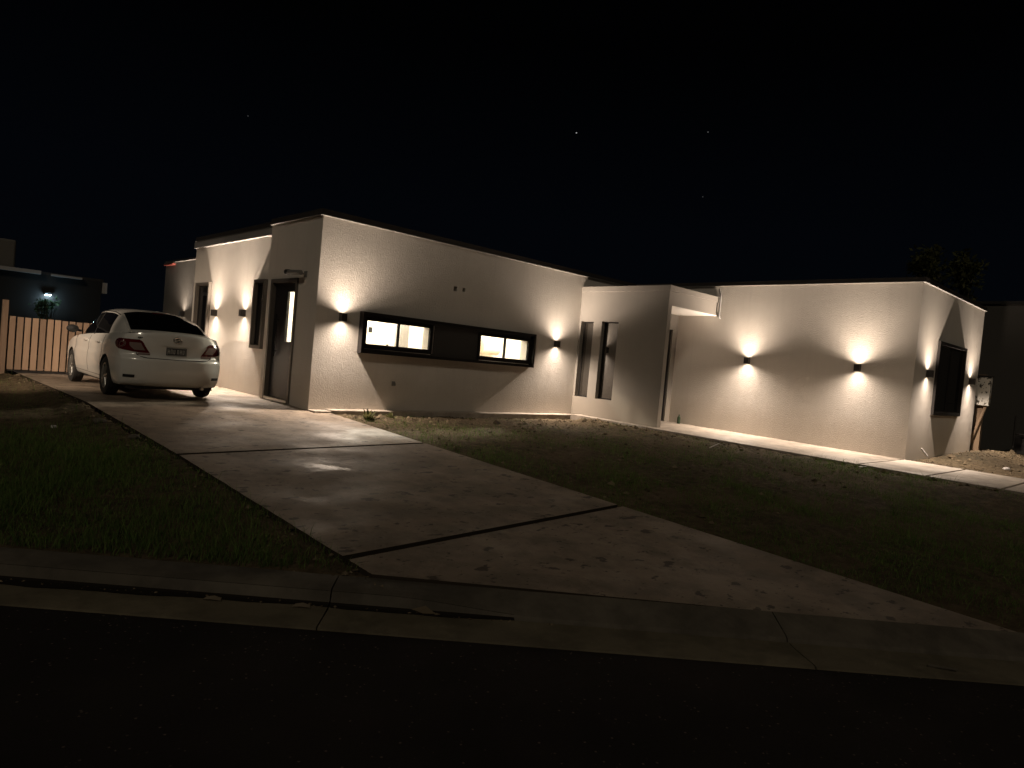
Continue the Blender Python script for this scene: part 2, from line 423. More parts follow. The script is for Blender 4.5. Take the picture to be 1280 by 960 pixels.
# ---------------------------------------------------------------- the house
house = empty('house', (X0, Y0, 0), 'low flat-roofed cream stucco house with lit wall lamps, black window band and porch', 'house')
def part(mb, name, mats, parent=house, **kw):
    o = mb.build(name, mats, None, **kw); o.parent = parent
    o.matrix_parent_inverse = Matrix.Translation(-Vector(house.location)); return o
def sub(mb, name, mats, parent, **kw):
    o = mb.build(name, mats, None, **kw); o.parent = parent; return o

ZB = -.35
W1 = (6.06, 7.43, 1.09, 1.54); W2 = (8.62, 9.98, 1.07, 1.52)
vents = [(7.90, 7.99, 2.27, 2.36), (8.115, 8.185, 2.285, 2.36)]
DO = (10.86, 11.90, -.02, 2.12)
mb = MB()
wall(mb, 'y', Y0, .2, X0, 15.2, ZB, H, [W1, W2, *vents])
wall(mb, 'x', X0, .2, Y0+.2, 12.09, ZB, H, [DO])
SW = (12.40, 12.83, .89, 2.11); SD = (15.285, 16.06, .0, 2.12)
wall(mb, 'x', XR, .2, 12.09, 16.4, ZB, H, [SW, SD])
mb.box(XR+.201, 15.2, 16.2, 16.4, ZB, H); mb.box(15.0, 15.2, Y0+.201, 16.199, ZB, H)
part(mb, 'main_wall', M['wall'])
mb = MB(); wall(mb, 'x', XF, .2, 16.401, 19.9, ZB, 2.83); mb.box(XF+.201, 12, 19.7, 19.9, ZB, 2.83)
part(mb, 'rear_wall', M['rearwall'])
mb = MB(); EWA = (9.745, 10.11, .40, 2.09); EWB = (9.055, 9.513, .40, 2.10)
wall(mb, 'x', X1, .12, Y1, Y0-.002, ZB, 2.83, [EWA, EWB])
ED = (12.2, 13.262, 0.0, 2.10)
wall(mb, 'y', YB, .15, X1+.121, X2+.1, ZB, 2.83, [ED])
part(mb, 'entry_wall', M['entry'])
mb = MB(); WW = (14.72, 16.57, .79, 2.13)
wall(mb, 'x', X2, .2, Y2, Y0-.003, ZB, H); wall(mb, 'y', Y2, .2, X2+.201, X3, ZB, H, [WW])
mb.box(X3-.2, X3-.001, Y2+.201, 10.1, ZB, H)
part(mb, 'wing_wall', M['wall'])
# roofs
mb = MB(); mb.box(X0+.05, 15.15, Y0+.05, 16.35, 2.95, 3.08); part(mb, 'roof', M['roofgrey'])
mb = MB(); mb.box(X2+.05, X3-.05, Y2+.05, 12, 2.96, 3.085); part(mb, 'roof', M['roofgrey'])
mb = MB(); mb.box(X1+.05, X2-.001, Y1+.03, Y0-.01, 2.60, 2.78); part(mb, 'roof', M['roofgrey'])
mb = MB(); mb.box(XF+.05, 12, 16.41, 19.85, 2.65, 2.8); part(mb, 'roof', M['roofgrey'])
# drip lips and caps
lip = MB(); cap = MB()
def edge(ax, p, out, a0, a1, z, ch=.105):
    s = -1 if out < 0 else 1
    l0, l1 = sorted((p+.19*-s, p+s*.042)); c0, c1 = sorted((p+.19*-s, p+s*.03))
    if ax == 'x': lip.box(l0, l1, a0, a1, z, z+.011); cap.box(c0, c1, a0, a1, z+.018, z+ch)
    else: lip.box(a0, a1, l0, l1, z, z+.011); cap.box(a0, a1, c0, c1, z+.018, z+ch)
edge('y', Y0, -1, X0-.042, 15.2, H+.002); edge('x', X0, -1, Y0+.2, 12.09, H+.002); edge('x', XR, -1, 12.092, 16.42, H+.002)
edge('x', XF, -1, 16.45, 19.93, 2.832, .06)
edge('x', X2, -1, Y2-.042, 10.1, H+.002, .09); edge('y', Y2, -1, X2+.2, X3+.04, H+.002, .09)
part(lip, 'drip_edge', M['lip']); part(cap, 'roof_edge', M['cap'])
# entry fascia band and canopy
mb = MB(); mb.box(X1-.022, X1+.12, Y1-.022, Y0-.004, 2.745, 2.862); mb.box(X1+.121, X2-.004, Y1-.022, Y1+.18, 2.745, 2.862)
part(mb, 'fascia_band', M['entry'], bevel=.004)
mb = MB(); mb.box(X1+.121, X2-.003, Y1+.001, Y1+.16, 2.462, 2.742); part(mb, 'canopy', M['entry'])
mb = MB(); mb.box(X1+.122, X2-.003, Y1+.004, YB-.002, 2.45, 2.4605); part(mb, 'soffit', M['white'])
mb = MB(); mb.tube((X2-.05, Y1-.07, 2.42), (X2-.05, Y1-.07, 2.9), .022, n=12); mb.tube((X2-.05, Y1-.07, 2.9), (X2-.05, Y1-.02, 3.04), .022, n=12)
mb.tube((X2-.05, Y1-.07, 2.44), (X2-.0, Y1-.07, 2.40), .022, n=12)
part(mb, 'downpipe', M['roofgrey'], smooth=True)

# black window band on the front wall
mb = MB(); PX0, PX1, PZ0, PZ1 = 5.955, 10.10, .955, 1.655
wall(mb, 'y', Y0-.03, .028, PX0+.05, PX1-.05, PZ0+.05, PZ1-.05, [W1, W2])
band = part(mb, 'window_band', M['panel'])
mb = MB(); wall(mb, 'y', Y0-.125, .123, PX0, PX1, PZ0, PZ1, [(PX0+.052, PX1-.052, PZ0+.052, PZ1-.052)])
sub(mb, 'surround', M['frame'], band, bevel=.004)
def sliding(wn, split, parent=house):
    a, b, c, d = wn; mb = MB(); y = Y0-.055
    wall(mb, 'y', y, .05, a-.03, b+.03, c-.045, d+.035, [(a+.022, split-.016, c+.03, d-.025), (split+.016, b-.022, c+.03, d-.025)])
    mb.box(a-.03, b+.03, y-.012, y-.001, c-.045, c-.022)
    w = part(mb, 'window', M['frame'], bevel=.003)
    p = MB(); p.box(a+.015, split-.012, y+.018, y+.024, c+.02, d-.02); sub(p, 'pane', M['clear'], w)
    p = MB(); p.box(split+.012, b-.015, y+.030, y+.036, c+.02, d-.02); sub(p, 'pane', M['clear'], w)
    p = MB(); p.box(a-.005, b+.005, y-.018, y-.0125, c-.06, c-.052); p.box(b+.038, b+.045, y-.018, y-.001, c-.04, d+.02); sub(p, 'trim', M['steel'], w)
sliding(W1, 6.73); sliding(W2, 9.30)

# entry windows: deep reveals with reflecting glass
for (a, b, c, d) in (EWA, EWB):
    mb = MB(); wall(mb, 'x', X1+.10, .05, a+.001, b-.001, c+.001, d-.001, [(a+.03, b-.03, c+.03, d-.03)])
    w = part(mb, 'window', M['frame']); p = MB(); p.box(X1+.12, X1+.13, a+.025, b-.025, c+.025, d-.025); sub(p, 'pane', M['mirrorglass'], w)
# porch door
mb = MB(); wall(mb, 'y', YB+.03, .06, ED[0]+.001, ED[1]-.001, .001, ED[3]-.001, [(ED[0]+.05, ED[1]-.05, .04, ED[3]-.05)])
dr = part(mb, 'door', M['frame']); p = MB(); p.box(ED[0]+.045, ED[1]-.045, YB+.05, YB+.08, .035, ED[3]-.045); sub(p, 'door_leaf', M['door'], dr)
# side entrance door with a lit glass strip
a, b, c, d = DO
mb = MB(); wall(mb, 'x', X0-.028, .12, a+.002, b-.002, -.018, d-.002, [(a+.062, b-.062, .03, d-.07)])
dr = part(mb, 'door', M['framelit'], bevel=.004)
p = MB(); wall(p, 'x', X0+.05, .045, a+.06, b-.06, .032, d-.068, [(11.075, 11.345, 1.03, 1.895)]); lf = sub(p, 'door_leaf', M['door'], dr)
p = MB(); p.box(X0+.066, X0+.074, 11.07, 11.35, 1.025, 1.90); sub(p, 'pane', M['clear'], dr)
p = MB(); p.tube((X0+.0, 11.62, .75), (X0+.0, 11.62, 1.5), .014, n=12); p.tube((X0+.0, 11.62, .85), (X0+.052, 11.62, .85), .009); p.tube((X0+.0, 11.62, 1.4), (X0+.052, 11.62, 1.4), .009)
sub(p, 'handle', M['frame'], dr, smooth=True)
p = MB(); p.box(X0-.035, X0+.05, a+.07, b-.07, -.016, .028); sub(p, 'threshold', M['steel'], dr)
# protruding frames of the side windows and the wing window
def box_window(ax, p0, hole, dep, fm, split=True, pane=M['dkglass']):
    a, b, c, d = hole; mb = MB()
    wall(mb, ax, p0-dep, dep+.08, a-.035, b+.035, c-.04, d+.04, [(a+.02, b-.02, c+.02, d-.02)])
    w = part(mb, 'window', fm, bevel=.004); s = MB(); m_ = (a+b)/2
    holes = [(a+.05, m_-.015, c+.05, d-.05), (m_+.015, b-.05, c+.05, d-.05)] if split else [(a+.05, b-.05, c+.05, d-.05)]
    wall(s, ax, p0+.0, .04, a+.021, b-.021, c+.021, d-.021, holes); sub(s, 'sash', M['frame'], w)
    q = MB()
    if ax == 'x': q.box(p0+.012, p0+.02, a+.04, b-.04, c+.04, d-.04)
    else: q.box(a+.04, b-.04, p0+.012, p0+.02, c+.04, d-.04)
    sub(q, 'pane', pane, w)
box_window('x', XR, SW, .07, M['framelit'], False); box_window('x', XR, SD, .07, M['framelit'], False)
box_window('y', Y2, WW, .045, M['frame'], True)
# rooms behind the front wall
mb = MB(); mb.box(XR+.21, 14.4, 13.4, 13.5, 0, 2.62); mb.box(14.4, 14.5, Y0+.21, 13.5, 0, 2.62); mb.box(X0+.21, 14.4, Y0+.21, 13.39, 2.62, 2.70)
part(mb, 'interior_wall', M['room'])
mb = MB(); mb.box(X0+.21, 14.4, Y0+.21, 13.39, -.06, 0); part(mb, 'floor', M['roomfloor'])
m = mat('speckled_granite', (.3, .28, .26), .6); k = NT(m)
k.l(k.ramp(k.noise(60, 2), [(.4, (.12, .11, .105)), (.62, (.42, .39, .36))]), k.b.inputs['Base Color']); M['granite'] = m
mb = MB(); mb.box(8.02, 8.24, 12.0, 12.2, 0, 2.62); part(mb, 'pillar', M['granite'])
for (x, z, w_s, h_s, nm) in ((8.10, 1.47, .09, .12, 'switch_plate'), (9.62, 1.37, .10, .22, 'switch_plate'), (12.98, 1.37, .10, .20, 'switch_plate'), (8.6, 1.15, .05, .06, 'switch_plate')):
    mb = MB(); mb.box(x, x+w_s, 13.38, 13.399, z-h_s/2, z+h_s/2); part(mb, nm, M['nbrdark'], bevel=.004)
# rounded beige appliance
t = MB(); t.lathe([(-.0, 0), (0, .14), (.04, .20), (.62, .20), (.66, .14), (.66, 0)], 'x', 32, (11.12, 13.1, 1.36))
t_ = t.build('water_heater', mat('beige_enamel', (.60, .51, .40), .5), smooth=True); tag(t_, 'rounded beige tank seen through the right window of the black band', 'water heater')
t = MB(); t.lathe([(0, 0), (0, .17), (.05, .17), (.06, .14), (.06, 0)], 'z', 32, (8.0, 11.9, 2.56))
cl = t.build('ceiling_light', M['bulb'], smooth=True); tag(cl, 'glowing round ceiling lamp inside the lit front room', 'ceiling lamp')
def plight(name, loc, e, col, r=.1, parent=None):
    l = bpy.data.lights.new(name, 'POINT'); l.energy = e; l.color = col; l.shadow_soft_size = r
    o = bpy.data.objects.new(name, l); o.location = loc; COL.objects.link(o)
    if parent: o.parent = parent
    return o
plight('room_glow', (7.2, 11.7, 2.35), 520, (1, .91, .76)); plight('room_glow', (11.4, 11.7, 2.35), 520, (1, .91, .76))

mb = MB()
for a, b, c, d in vents: mb = MB(); mb.box(a-.02, b+.02, Y0+.15, Y0+.195, c-.02, d+.02); part(mb, 'vent', M['cap'])
# tap box, camera
mb = MB(); mb.box(6.70, 6.77, Y0-.014, Y0-.001, .42, .50); mb.tube((6.735, Y0-.014, .47), (6.735, Y0-.06, .47), .012); mb.tube((6.735, Y0-.06, .47), (6.735, Y0-.07, .43), .010)
tag(mb.build('garden_tap', M['lip'], bevel=.003), 'small metal garden tap low on the front wall under the black window band', 'tap')
sc_ = empty('security_camera', (X0, 10.62, 2.17), 'pale bullet security camera sticking out above the side entrance door', 'camera')
mb = MB(); mb.box(-.012, 0, -.05, .05, -.05, .05); mb.tube((-.01, 0, 0), (-.10, .06, 0.01), .016); mb.build('bracket', M['lip'], sc_)
mb = MB(); mb.tube((-.11, -.04, .012), (-.13, .36, .03), .040, n=18); mb.build('camera_body', M['lip'], sc_, smooth=True)
mb = MB(); mb.tube((-.131, .361, .03), (-.135, .45, .034), .046, n=18); mb.build('lens_hood', M['blackpl'], sc_, smooth=True)

# ---------------------------------------------------------------- wall lamps
BEAMS = ((50, 138, .3), (440, 168, 1.0), (185, 112, 1.0), (52, 56, 1.0))
def spot(name, parent, loc, up, e, deg, blend, tilt=0, r=.012):
    l = bpy.data.lights.new(name, 'SPOT'); l.energy = e; l.color = WARM; l.spot_size = math.radians(deg); l.spot_blend = blend; l.shadow_soft_size = r
    l.energy *= random.uniform(.9, 1.1); l.color = (1, WARM[1]*random.uniform(.985, 1.015), WARM[2]*random.uniform(.96, 1.04)); l.use_nodes = True; t = l.node_tree; em = t.nodes['Emission']; fo = t.nodes.new('ShaderNodeLightFalloff')   # a deep-set diffuser: soft close by
    fo.inputs['Strength'].default_value = 1; fo.inputs['Smooth'].default_value = 1.3; t.links.new(fo.outputs['Quadratic'], em.inputs['Strength'])
    o = bpy.data.objects.new(name, l); COL.objects.link(o); o.parent = parent; o.location = loc
    o.rotation_euler = ((math.pi if up else 0)+tilt, 0, 0); return o
lamp0 = empty('wall_lamp', (0,0,0), '', 'wall lamp', 'up-and-down wall lamps on the house')
mb = MB(); mb.box(-.045, .045, -.012, 0, -.06, .06); mb.build('back_plate', M['lampbody'], lamp0)
mb = MB(); h_ = .066
for (a, b, c, d) in ((-.05, .05, -.104, -.100), (-.05, .05, -.0165, -.0125), (-.05, -.046, -.0998, -.0167), (.046, .05, -.0998, -.0167)): mb.box(a, b, c, d, -h_, h_)
mb.build('housing', M['lampbody'], lamp0)
for s in (1, -1):
    mb = MB(); z0, z1 = sorted((s*.040, s*.046)); mb.tube((0, -.058, z0), (0, -.058, z1), .036, n=20); mb.build('lens', M['lens'], lamp0)
LZ = .062
for up in (True, False):
    nm = 'up_beam' if up else 'down_beam'; z_ = LZ if up else -LZ; gain = 1.0 if up else .85
    for e_, dg_, bl_ in BEAMS: spot(nm, lamp0, (0, -.066, z_), up, e_*gain, dg_, bl_)
RX = -math.pi/2    # faces -x
LAMPS = [((5.614, Y0, 1.515), 0, 'lit wall lamp on the front wall between house corner and black window band'),
         ((10.826, Y0, 1.515), 0, 'lit wall lamp on the front wall between black window band and tall entry windows'),
         ((XR, 14.87, 1.50), RX, 'lit wall lamp beside the tall dark side window just above the car'),
         ((XR, 13.34, 1.51), RX, 'lit wall lamp beside the short narrow side window nearest the entrance door'),
         ((XF, 18.16, 1.49), RX, 'lit wall lamp on the darker rear block, beyond the car roof'),
         ((X2, 7.0125, 1.515), RX, 'lit wall lamp on the long wing wall nearest the porch canopy'),
         ((X2, 4.80, 1.515), RX, 'lit wall lamp on the long wing wall nearest the wing corner'),
         ((14.067+.12, Y2, 1.515), 0, 'lit wall lamp on the wing end wall between its corner and the dark window'),
         ((17.2175, Y2, 1.515), 0, 'lit wall lamp on the wing end wall between the dark window and the meter box')]
for i, (loc, rz, lab) in enumerate(LAMPS):
    o = lamp0 if i == 0 else copy_tree(lamp0)
    o.location = loc; o.rotation_euler = (0, math.radians(random.uniform(-1, 1)), rz); o['label'] = lab
    for ch in o.children:
        if ch.type == 'LIGHT':
            ch.data = ch.data.copy(); ch.data.energy *= random.uniform(.86, 1.12); ch.rotation_euler[0] += math.radians(random.uniform(-1.5, 1.5)); ch.rotation_euler[1] += math.radians(random.uniform(-2, 2))

# ---------------------------------------------------------------- car
def pch(pts):
    xs = np.array([p[0] for p in pts], float); ys = np.array([p[1] for p in pts], float)
    h = np.diff(xs); dl = np.diff(ys)/h; d = np.zeros(len(xs)); d[0] = dl[0]; d[-1] = dl[-1]
    for i in range(1, len(xs)-1):
        if dl[i-1]*dl[i] > 0:
            w1 = 2*h[i]+h[i-1]; w2 = h[i]+2*h[i-1]; d[i] = (w1+w2)/(w1/dl[i-1]+w2/dl[i])
    def f(x):
        x = min(max(x, xs[0]), xs[-1]); i = min(max(int(np.searchsorted(xs, x))-1, 0), len(h)-1)
        t = (x-xs[i])/h[i]; a = (1+2*t)*(1-t)**2; b = t*(1-t)**2; c = t*t*(3-2*t); e = t*t*(t-1)
        return float(a*ys[i]+b*h[i]*d[i]+c*ys[i+1]+e*h[i]*d[i+1])
    return f
cW = pch([(-2.1,.765),(-1.98,.825),(-1.82,.858),(-1.4,.88),(1.2,.88),(1.7,.865),(1.95,.82),(2.15,.72)])
cF = pch([(.2,.90),(.26,.945),(.40,.985),(.55,1.0),(.64,1.0),(.70,.985),(.80,.982),(.90,.955),(1.0,.905),(1.08,.86)])
cS = pch([(-2.2,1.035),(-1.7,1.035),(-1.0,.995),(0,.955),(1.0,.925),(1.3,.90),(1.8,.80),(2.1,.71),(2.25,.66)])
cC = pch([(-2.2,1.105),(-1.7,1.10),(-1,1.05),(0,1.0),(1.0,.99),(1.3,.98),(1.8,.88),(2.1,.77),(2.25,.7)])
cR = pch([(.21,-2.10),(.25,-2.17),(.36,-2.225),(.52,-2.255),(.63,-2.255),(.675,-2.235),(.70,-2.175),(.76,-2.155),(.90,-2.165),(1.0,-2.165),(1.05,-2.16),(1.085,-2.145),(1.11,-2.11)])
cFr = pch([(.2,2.15),(.35,2.24),(.5,2.27),(.65,2.22),(.8,2.15)])
ZBt = .22
def ztop(y, u): return cC(y)-(cC(y)-cS(y))*abs(u)**2.4
def ry(z, u): return cR(z)+.22*abs(u)**3.4
def fy(z, u): return cFr(z)-.35*abs(u)**2.6
def capR(u, w): zt = ztop(-2.14, u); z = ZBt+(zt-ZBt)*w; return (u*cW(cR(z)+.22)*cF(z), ry(z, u), z)
def capF(u, w): zt = ztop(2.15, u); z = ZBt+(zt-ZBt)*w; return (u*cW(cFr(z)-.35)*cF(z), fy(z, u), z)
def sideP(v, w, s):
    yv = -2.14+4.29*v; z = ZBt+(cS(yv)-ZBt)*w
    z0 = ZBt+(cS(-2.14)-ZBt)*w; z1 = ZBt+(cS(2.15)-ZBt)*w
    y = (cR(z0)+.22)*(1-v)+(cFr(z1)-.35)*v; return (s*cW(y)*cF(z), y, z)
def topP(v, u):
    yv = -2.14+4.29*v; z = ztop(yv, u); y = ry(ztop(-2.14, u), u)*(1-v)+fy(ztop(2.15, u), u)*v
    ye = (cR(cS(-2.14))+.22)*(1-v)+(cFr(cS(2.15))-.35)*v
    return (u*cW(ye)*cF(cS(yv)), y, z)
def botP(v, u):
    y = ry(ZBt, u)*(1-v)+fy(ZBt, u)*v; ye = (cR(ZBt)+.22)*(1-v)+(cFr(ZBt)-.35)*v
    return (u*cW(ye)*cF(ZBt), y, ZBt)
U = np.linspace(-1, 1, 37); Wv = np.linspace(0, 1, 34); Vv = np.linspace(0, 1, 110)
mb = MB()
mb.grid([[capR(u, w) for u in U] for w in Wv]); mb.grid([[capF(u, w) for u in U[::-1]] for w in Wv])
mb.grid([[sideP(v, w, 1) for v in Vv] for w in Wv]); mb.grid([[sideP(v, w, -1) for v in Vv[::-1]] for w in Wv])
mb.grid([[topP(v, u) for u in U] for v in Vv]); mb.grid([[botP(v, u) for u in U[::-1]] for v in Vv])
# greenhouse
gB = pch([(-1.80,.715),(-1.5,.745),(-.9,.785),(0,.79),(.8,.775),(1.5,.66)])
gR = pch([(-1.80,.67),(-1.3,.635),(-.8,.595),(0,.59),(.5,.57),(1.5,.62)])
gC = pch([(-1.82,1.085),(-1.6,1.17),(-1.2,1.335),(-.9,1.425),(-.55,1.465),(0,1.475),(.35,1.455),(.8,1.33),(1.2,1.15),(1.52,.98)])
def gz(y): return cS(min(max(y, -2.1), 2.1))-.03
def gr(y): return max(gC(y)-(.075 if y > -.9 else .075-.05*min(1, (-.9-y)/.5)), gz(y)+.002)
def gside(y, h, s, off=0):
    b = gB(y); r = gR(y); zb_ = gz(y); zr = gr(y); x = b+(r-b)*h+.022*math.sin(math.pi*h); z = zb_+(zr-zb_)*h
    n = Vector((zr-zb_, 0, b-r)); n = n.normalized() if n.length > 0 else Vector((1,0,0)); return (s*(x+n.x*off), y, z+n.z*off)
def gtop(y, u, off=0):
    zr = gr(y); e = 1e-3; dz = (gC(y+e)-gC(y-e))/(2*e); n = Vector((0, -dz, 1)).normalized()
    return (u*gR(y), y+n.y*off, gC(y)-(gC(y)-zr)*abs(u)**3+n.z*off)
gy_ = np.linspace(-1.82, 1.52, 90); Hh = np.linspace(0, 1, 12)
for s in (1, -1):
    mb.grid([[gside(y, h, s) for y in (gy_ if s > 0 else gy_[::-1])] for h in Hh])
mb.grid([[gtop(y, u) for u in U] for y in gy_])
mb.grid([[(u*gB(y), y, gz(y)) for u in U[::-1]] for y in gy_])
for y in (gy_[0], gy_[-1]):
    pass
tmp = mb.build('body', [M['paint'], M['blackpl']], smooth=True, merge=True)
cut = MB()
for ya in (-1.27, 1.33):
    for s in (1, -1): cut.tube((s*.56, ya, .315), (s*1.05, ya, .315), .352, n=48)
cut.cur = 0
co = cut.build('cutter', [M['blackpl']])
bm_ = tmp.modifiers.new('arch', 'BOOLEAN'); bm_.object = co; bm_.operation = 'DIFFERENCE'; bm_.solver = 'EXACT'; bm_.material_mode = 'TRANSFER'; bm_.use_self = True
dg = bpy.context.evaluated_depsgraph_get(); me = bpy.data.meshes.new_from_object(tmp.evaluated_get(dg))
tmp.modifiers.clear(); old = tmp.data; tmp.data = me; bpy.data.meshes.remove(old)
cm = co.data; bpy.data.objects.remove(co); bpy.data.meshes.remove(cm)
me.polygons.foreach_set('use_smooth', [True]*len(me.polygons)); me.set_sharp_from_angle(angle=math.radians(38))
CAR = empty('car', (3.365, 11.86+1.27*.935, -.030), 'white four-door sedan parked on the driveway beside the house, seen from behind', 'car', scale=.935); CAR.scale.x = .878
tmp.parent = CAR; BODY = tmp

def wrap(a, z, off=.006):
    """a point on the tail: |a|<=1 across the rear face, beyond that round the corner (metres)"""
    def raw(a, z):
        s = 1 if a >= 0 else -1
        if abs(a) <= 1: return Vector((a*cW(cR(z)+.22)*cF(z), ry(z, a), z))
        y = cR(z)+.22+(abs(a)-1)*.9; return Vector((s*cW(y)*cF(z), y, z))
    p = raw(a, z); da = raw(a+.004, z)-raw(a-.004, z); dz = raw(a, z+.004)-raw(a, z-.004)
    n = da.cross(dz).normalized(); return tuple(p+n*off)
def patch(mb, zs, lo, hi, n, s, off=.006):
    P = []
    for z in zs:
        l, h = lo(z), hi(z); P.append([wrap(s*(l+(h-l)*i/n), z, off) for i in range(n+1)])
    if s < 0: P = P[::-1]
    mb.grid(P)
inn = pch([(.752,.50),(.775,.52),(.86,.60),(.945,.70),(.955,.74)]); out = pch([(.752,.70),(.79,1.02),(.84,1.20),(.90,1.27),(.945,1.22),(.955,1.12)])
for s in (-1, 1):
    mb = MB(); patch(mb, np.linspace(.752, .955, 18), inn, out, 22, s); tl = mb.build('tail_light', M['redlens'], CAR, smooth=True)
    mb = MB(); patch(mb, np.linspace(.79, .905, 10), lambda z: inn(z)+.05, lambda z: inn(z)+.05+.22-.5*abs(z-.85), 10, s, .010); mb.build('reversing_lens', M['clearlens'], tl, smooth=True)
    mb = MB()
    for r0, r1 in ((.028, .036), (.046, .052)):
        for i in range(20):
            t0 = 2*math.pi*i/20; t1 = 2*math.pi*(i+1)/20
            q = [wrap(s*(.99+r*1.25*math.cos(t)), .868+r*math.sin(t), .0105) for t, r in ((t0, r0), (t0, r1), (t1, r1), (t1, r0))]
            mb.add(q if s > 0 else q[::-1], [(0,1,2,3)])
    mb.build('reflector_ring', M['clearlens'], tl)
    mb = MB(); patch(mb, np.linspace(.715, .742, 4), lambda z: .50, lambda z: .72, 8, s, .008); mb.build('lamp_trim', M['clearlens'], CAR, smooth=True)
    mb = MB(); patch(mb, np.linspace(.355, .40, 4), lambda z: .78, lambda z: .97, 8, s, .006); mb.build('bumper_reflector', M['blackpl'], CAR, smooth=True)
# shut lines
def line(pts, n=14, r=.006, f=lambda a, z: wrap(a, z, .001)):
    o = []
    for (a, z), (b, w) in zip(pts[:-1], pts[1:]):
        o += [f(a+(b-a)*i/n, z+(w-z)*i/n) for i in range(n)]
    return o+[f(*pts[-1])]
mb = MB(); mb.path(line([(-.735,.75),(-.73,.72),(-.68,.69),(-.58,.676),(0,.668),(.58,.676),(.68,.69),(.73,.72),(.735,.75)]), .007, 5)
mb.build('boot_gap', M['seam'], CAR)
for s in (-1, 1):
    mb = MB()
    def sd(y, z, s=s): return (s*(cW(y)*cF(z)+.0005), y, z)
    for y in (-.98, -.02, 1.02):
        mb.path([sd(y+(.18*max(0, .6-z) if y < -.9 else 0), z) for z in np.linspace(.30, cS(y)-.02, 16)], .004, 5)
    mb.path([sd(y, .29) for y in np.linspace(-.9, 1.0, 12)], .004, 5)
    mb.build('door_gap', M['seam'], CAR)
for s in (-1, 1):
    for y in (-.72, .22):
        mb = MB(); x = cW(y)*cF(.84); mb.tube((s*(x+.028), y-.10, .85), (s*(x+.028), y+.10, .84), .013, n=8)
        mb.tube((s*(x-.01), y-.09, .85), (s*(x+.028), y-.09, .85), .012, n=8); mb.tube((s*(x-.01), y+.09, .84), (s*(x+.028), y+.09, .84), .012, n=8)
        mb.build('door_handle', M['paint'], CAR, smooth=True)
# glass
mb = MB(); mb.grid([[gtop(y, u*(.935-.02*(y+1.7)), .005) for u in np.linspace(-1, 1, 25)] for y in np.linspace(-1.735, -.93, 20)]); mb.build('rear_window', M['carglass'], CAR, smooth=True)
mb = MB(); mb.grid([[gtop(y, u*.92, .005) for u in np.linspace(-1, 1, 25)] for y in np.linspace(.42, 1.36, 20)]); mb.build('windscreen', M['carglass'], CAR, smooth=True)
mb = MB(); mb.tube(gtop(-.99, -.15, .012), gtop(-.99, .15, .012), .012, n=8); mb.build('brake_light', M['redlens'], CAR)
for s in (-1, 1):
    for y0, y1 in ((-1.02, -.05), (.0, 1.12)):
        mb = MB(); P = []
        for h in np.linspace(.10, .93, 12):
            a = y0+(.12*h if y0 < -.5 else 0); b = y1-(.62*h**1.2 if y1 > .5 else 0); P.append([gside(a+(b-a)*i/14, h, s, .005) for i in range(15)])
        if s < 0: P = P[::-1]
        mb.grid(P); mb.build('side_window', M['carglass'], CAR, smooth=True)
    mb = MB(); P = []
    for h in np.linspace(.08, .95, 8): P.append([gside(y, h, s, .004) for y in (-.06, -.02, .01)])
    mb.grid(P); mb.path([gside(y, .985, s, .004) for y in np.linspace(-1.0, .5, 20)], .008, 5)
    mb.build('window_trim', M['blackpl'], CAR, smooth=True)
    mb = MB(); mb.tube((s*.80, .93, .985), (s*.87, .94, 1.0), .02, n=8)
    P = []
    for i in range(9):
        t = i/8; y = .86+.17*t; rr_ = math.sqrt(max(0, 1-(2*t-1)**4))
        P.append([(s*(.955+.105*rr_*math.cos(a_)), y, 1.02+.075*rr_*math.sin(a_)) for a_ in np.linspace(0, 2*math.pi, 17)])
    mb.grid(P); mb.build('mirror', M['blackpl'], CAR, smooth=True)
# number plate (unreadable in the photograph) and maker's badge
mb = MB(); yb = cR(.80)-.012; mb.box(-.165, .165, yb-.004, yb+.01, .737, .863); pl = mb.build('number_plate', M['plateb'], CAR, bevel=.003)
mb = MB(); yb -= .006
for x in (-.150, .147): mb.box(x, x+.003, yb-.001, yb+.001, .742, .858)
for z in (.742, .855): mb.box(-.146, .146, yb-.001, yb+.001, z, z+.003)
for i, x in enumerate((-.128, -.084, -.04, .022, .066, .110)):
    w = .022; mb.box(x-.013, x-.006, yb-.001, yb+.001, .765, .835); mb.box(x+.007, x+.014, yb-.001, yb+.001, .765, .835)
    mb.box(x-.0055, x+.0065, yb-.001, yb+.001, (.795, .828, .765, .828, .796, .765)[i], (.805, .835, .772, .835, .804, .772)[i])
mb.build('plate_characters', M['platew'], pl)
mb = MB(); ye = cR(1.0)-.012
def ell(cx, cz, rx, rz, w):
    for i in range(32):
        a, b = 2*math.pi*i/32, 2*math.pi*(i+1)/32
        mb.tube((cx+rx*math.cos(a), ye, cz+rz*math.sin(a)), (cx+rx*math.cos(b), ye, cz+rz*math.sin(b)), w, n=6)
ell(0, .985, .066, .044, .006); ell(0, 1.003, .038, .019, .005); ell(0, .985, .017, .042, .005)
mb.build('maker_badge', M['chrome'], CAR, smooth=True)
mb = MB(); patch(mb, np.linspace(.885, .912, 4), lambda z: -.34, lambda z: .34, 16, 1, .012); mb.build('boot_trim', M['paint'], CAR, smooth=True)
mb = MB()
for i in range(7): mb.box(-.60+i*.026, -.585+i*.026, wrap(-.72, 1.0)[1]-.004, wrap(-.72, 1.0)[1]+.02, .985, 1.0)
mb.build('model_lettering', M['chrome'], CAR)
mb = MB(); mb.box(-.70, .70, -2.0, 2.05, .17, .225); mb.box(-.45, .45, -2.08, -1.75, .19, .26); mb.build('underbody', M['blackpl'], CAR)
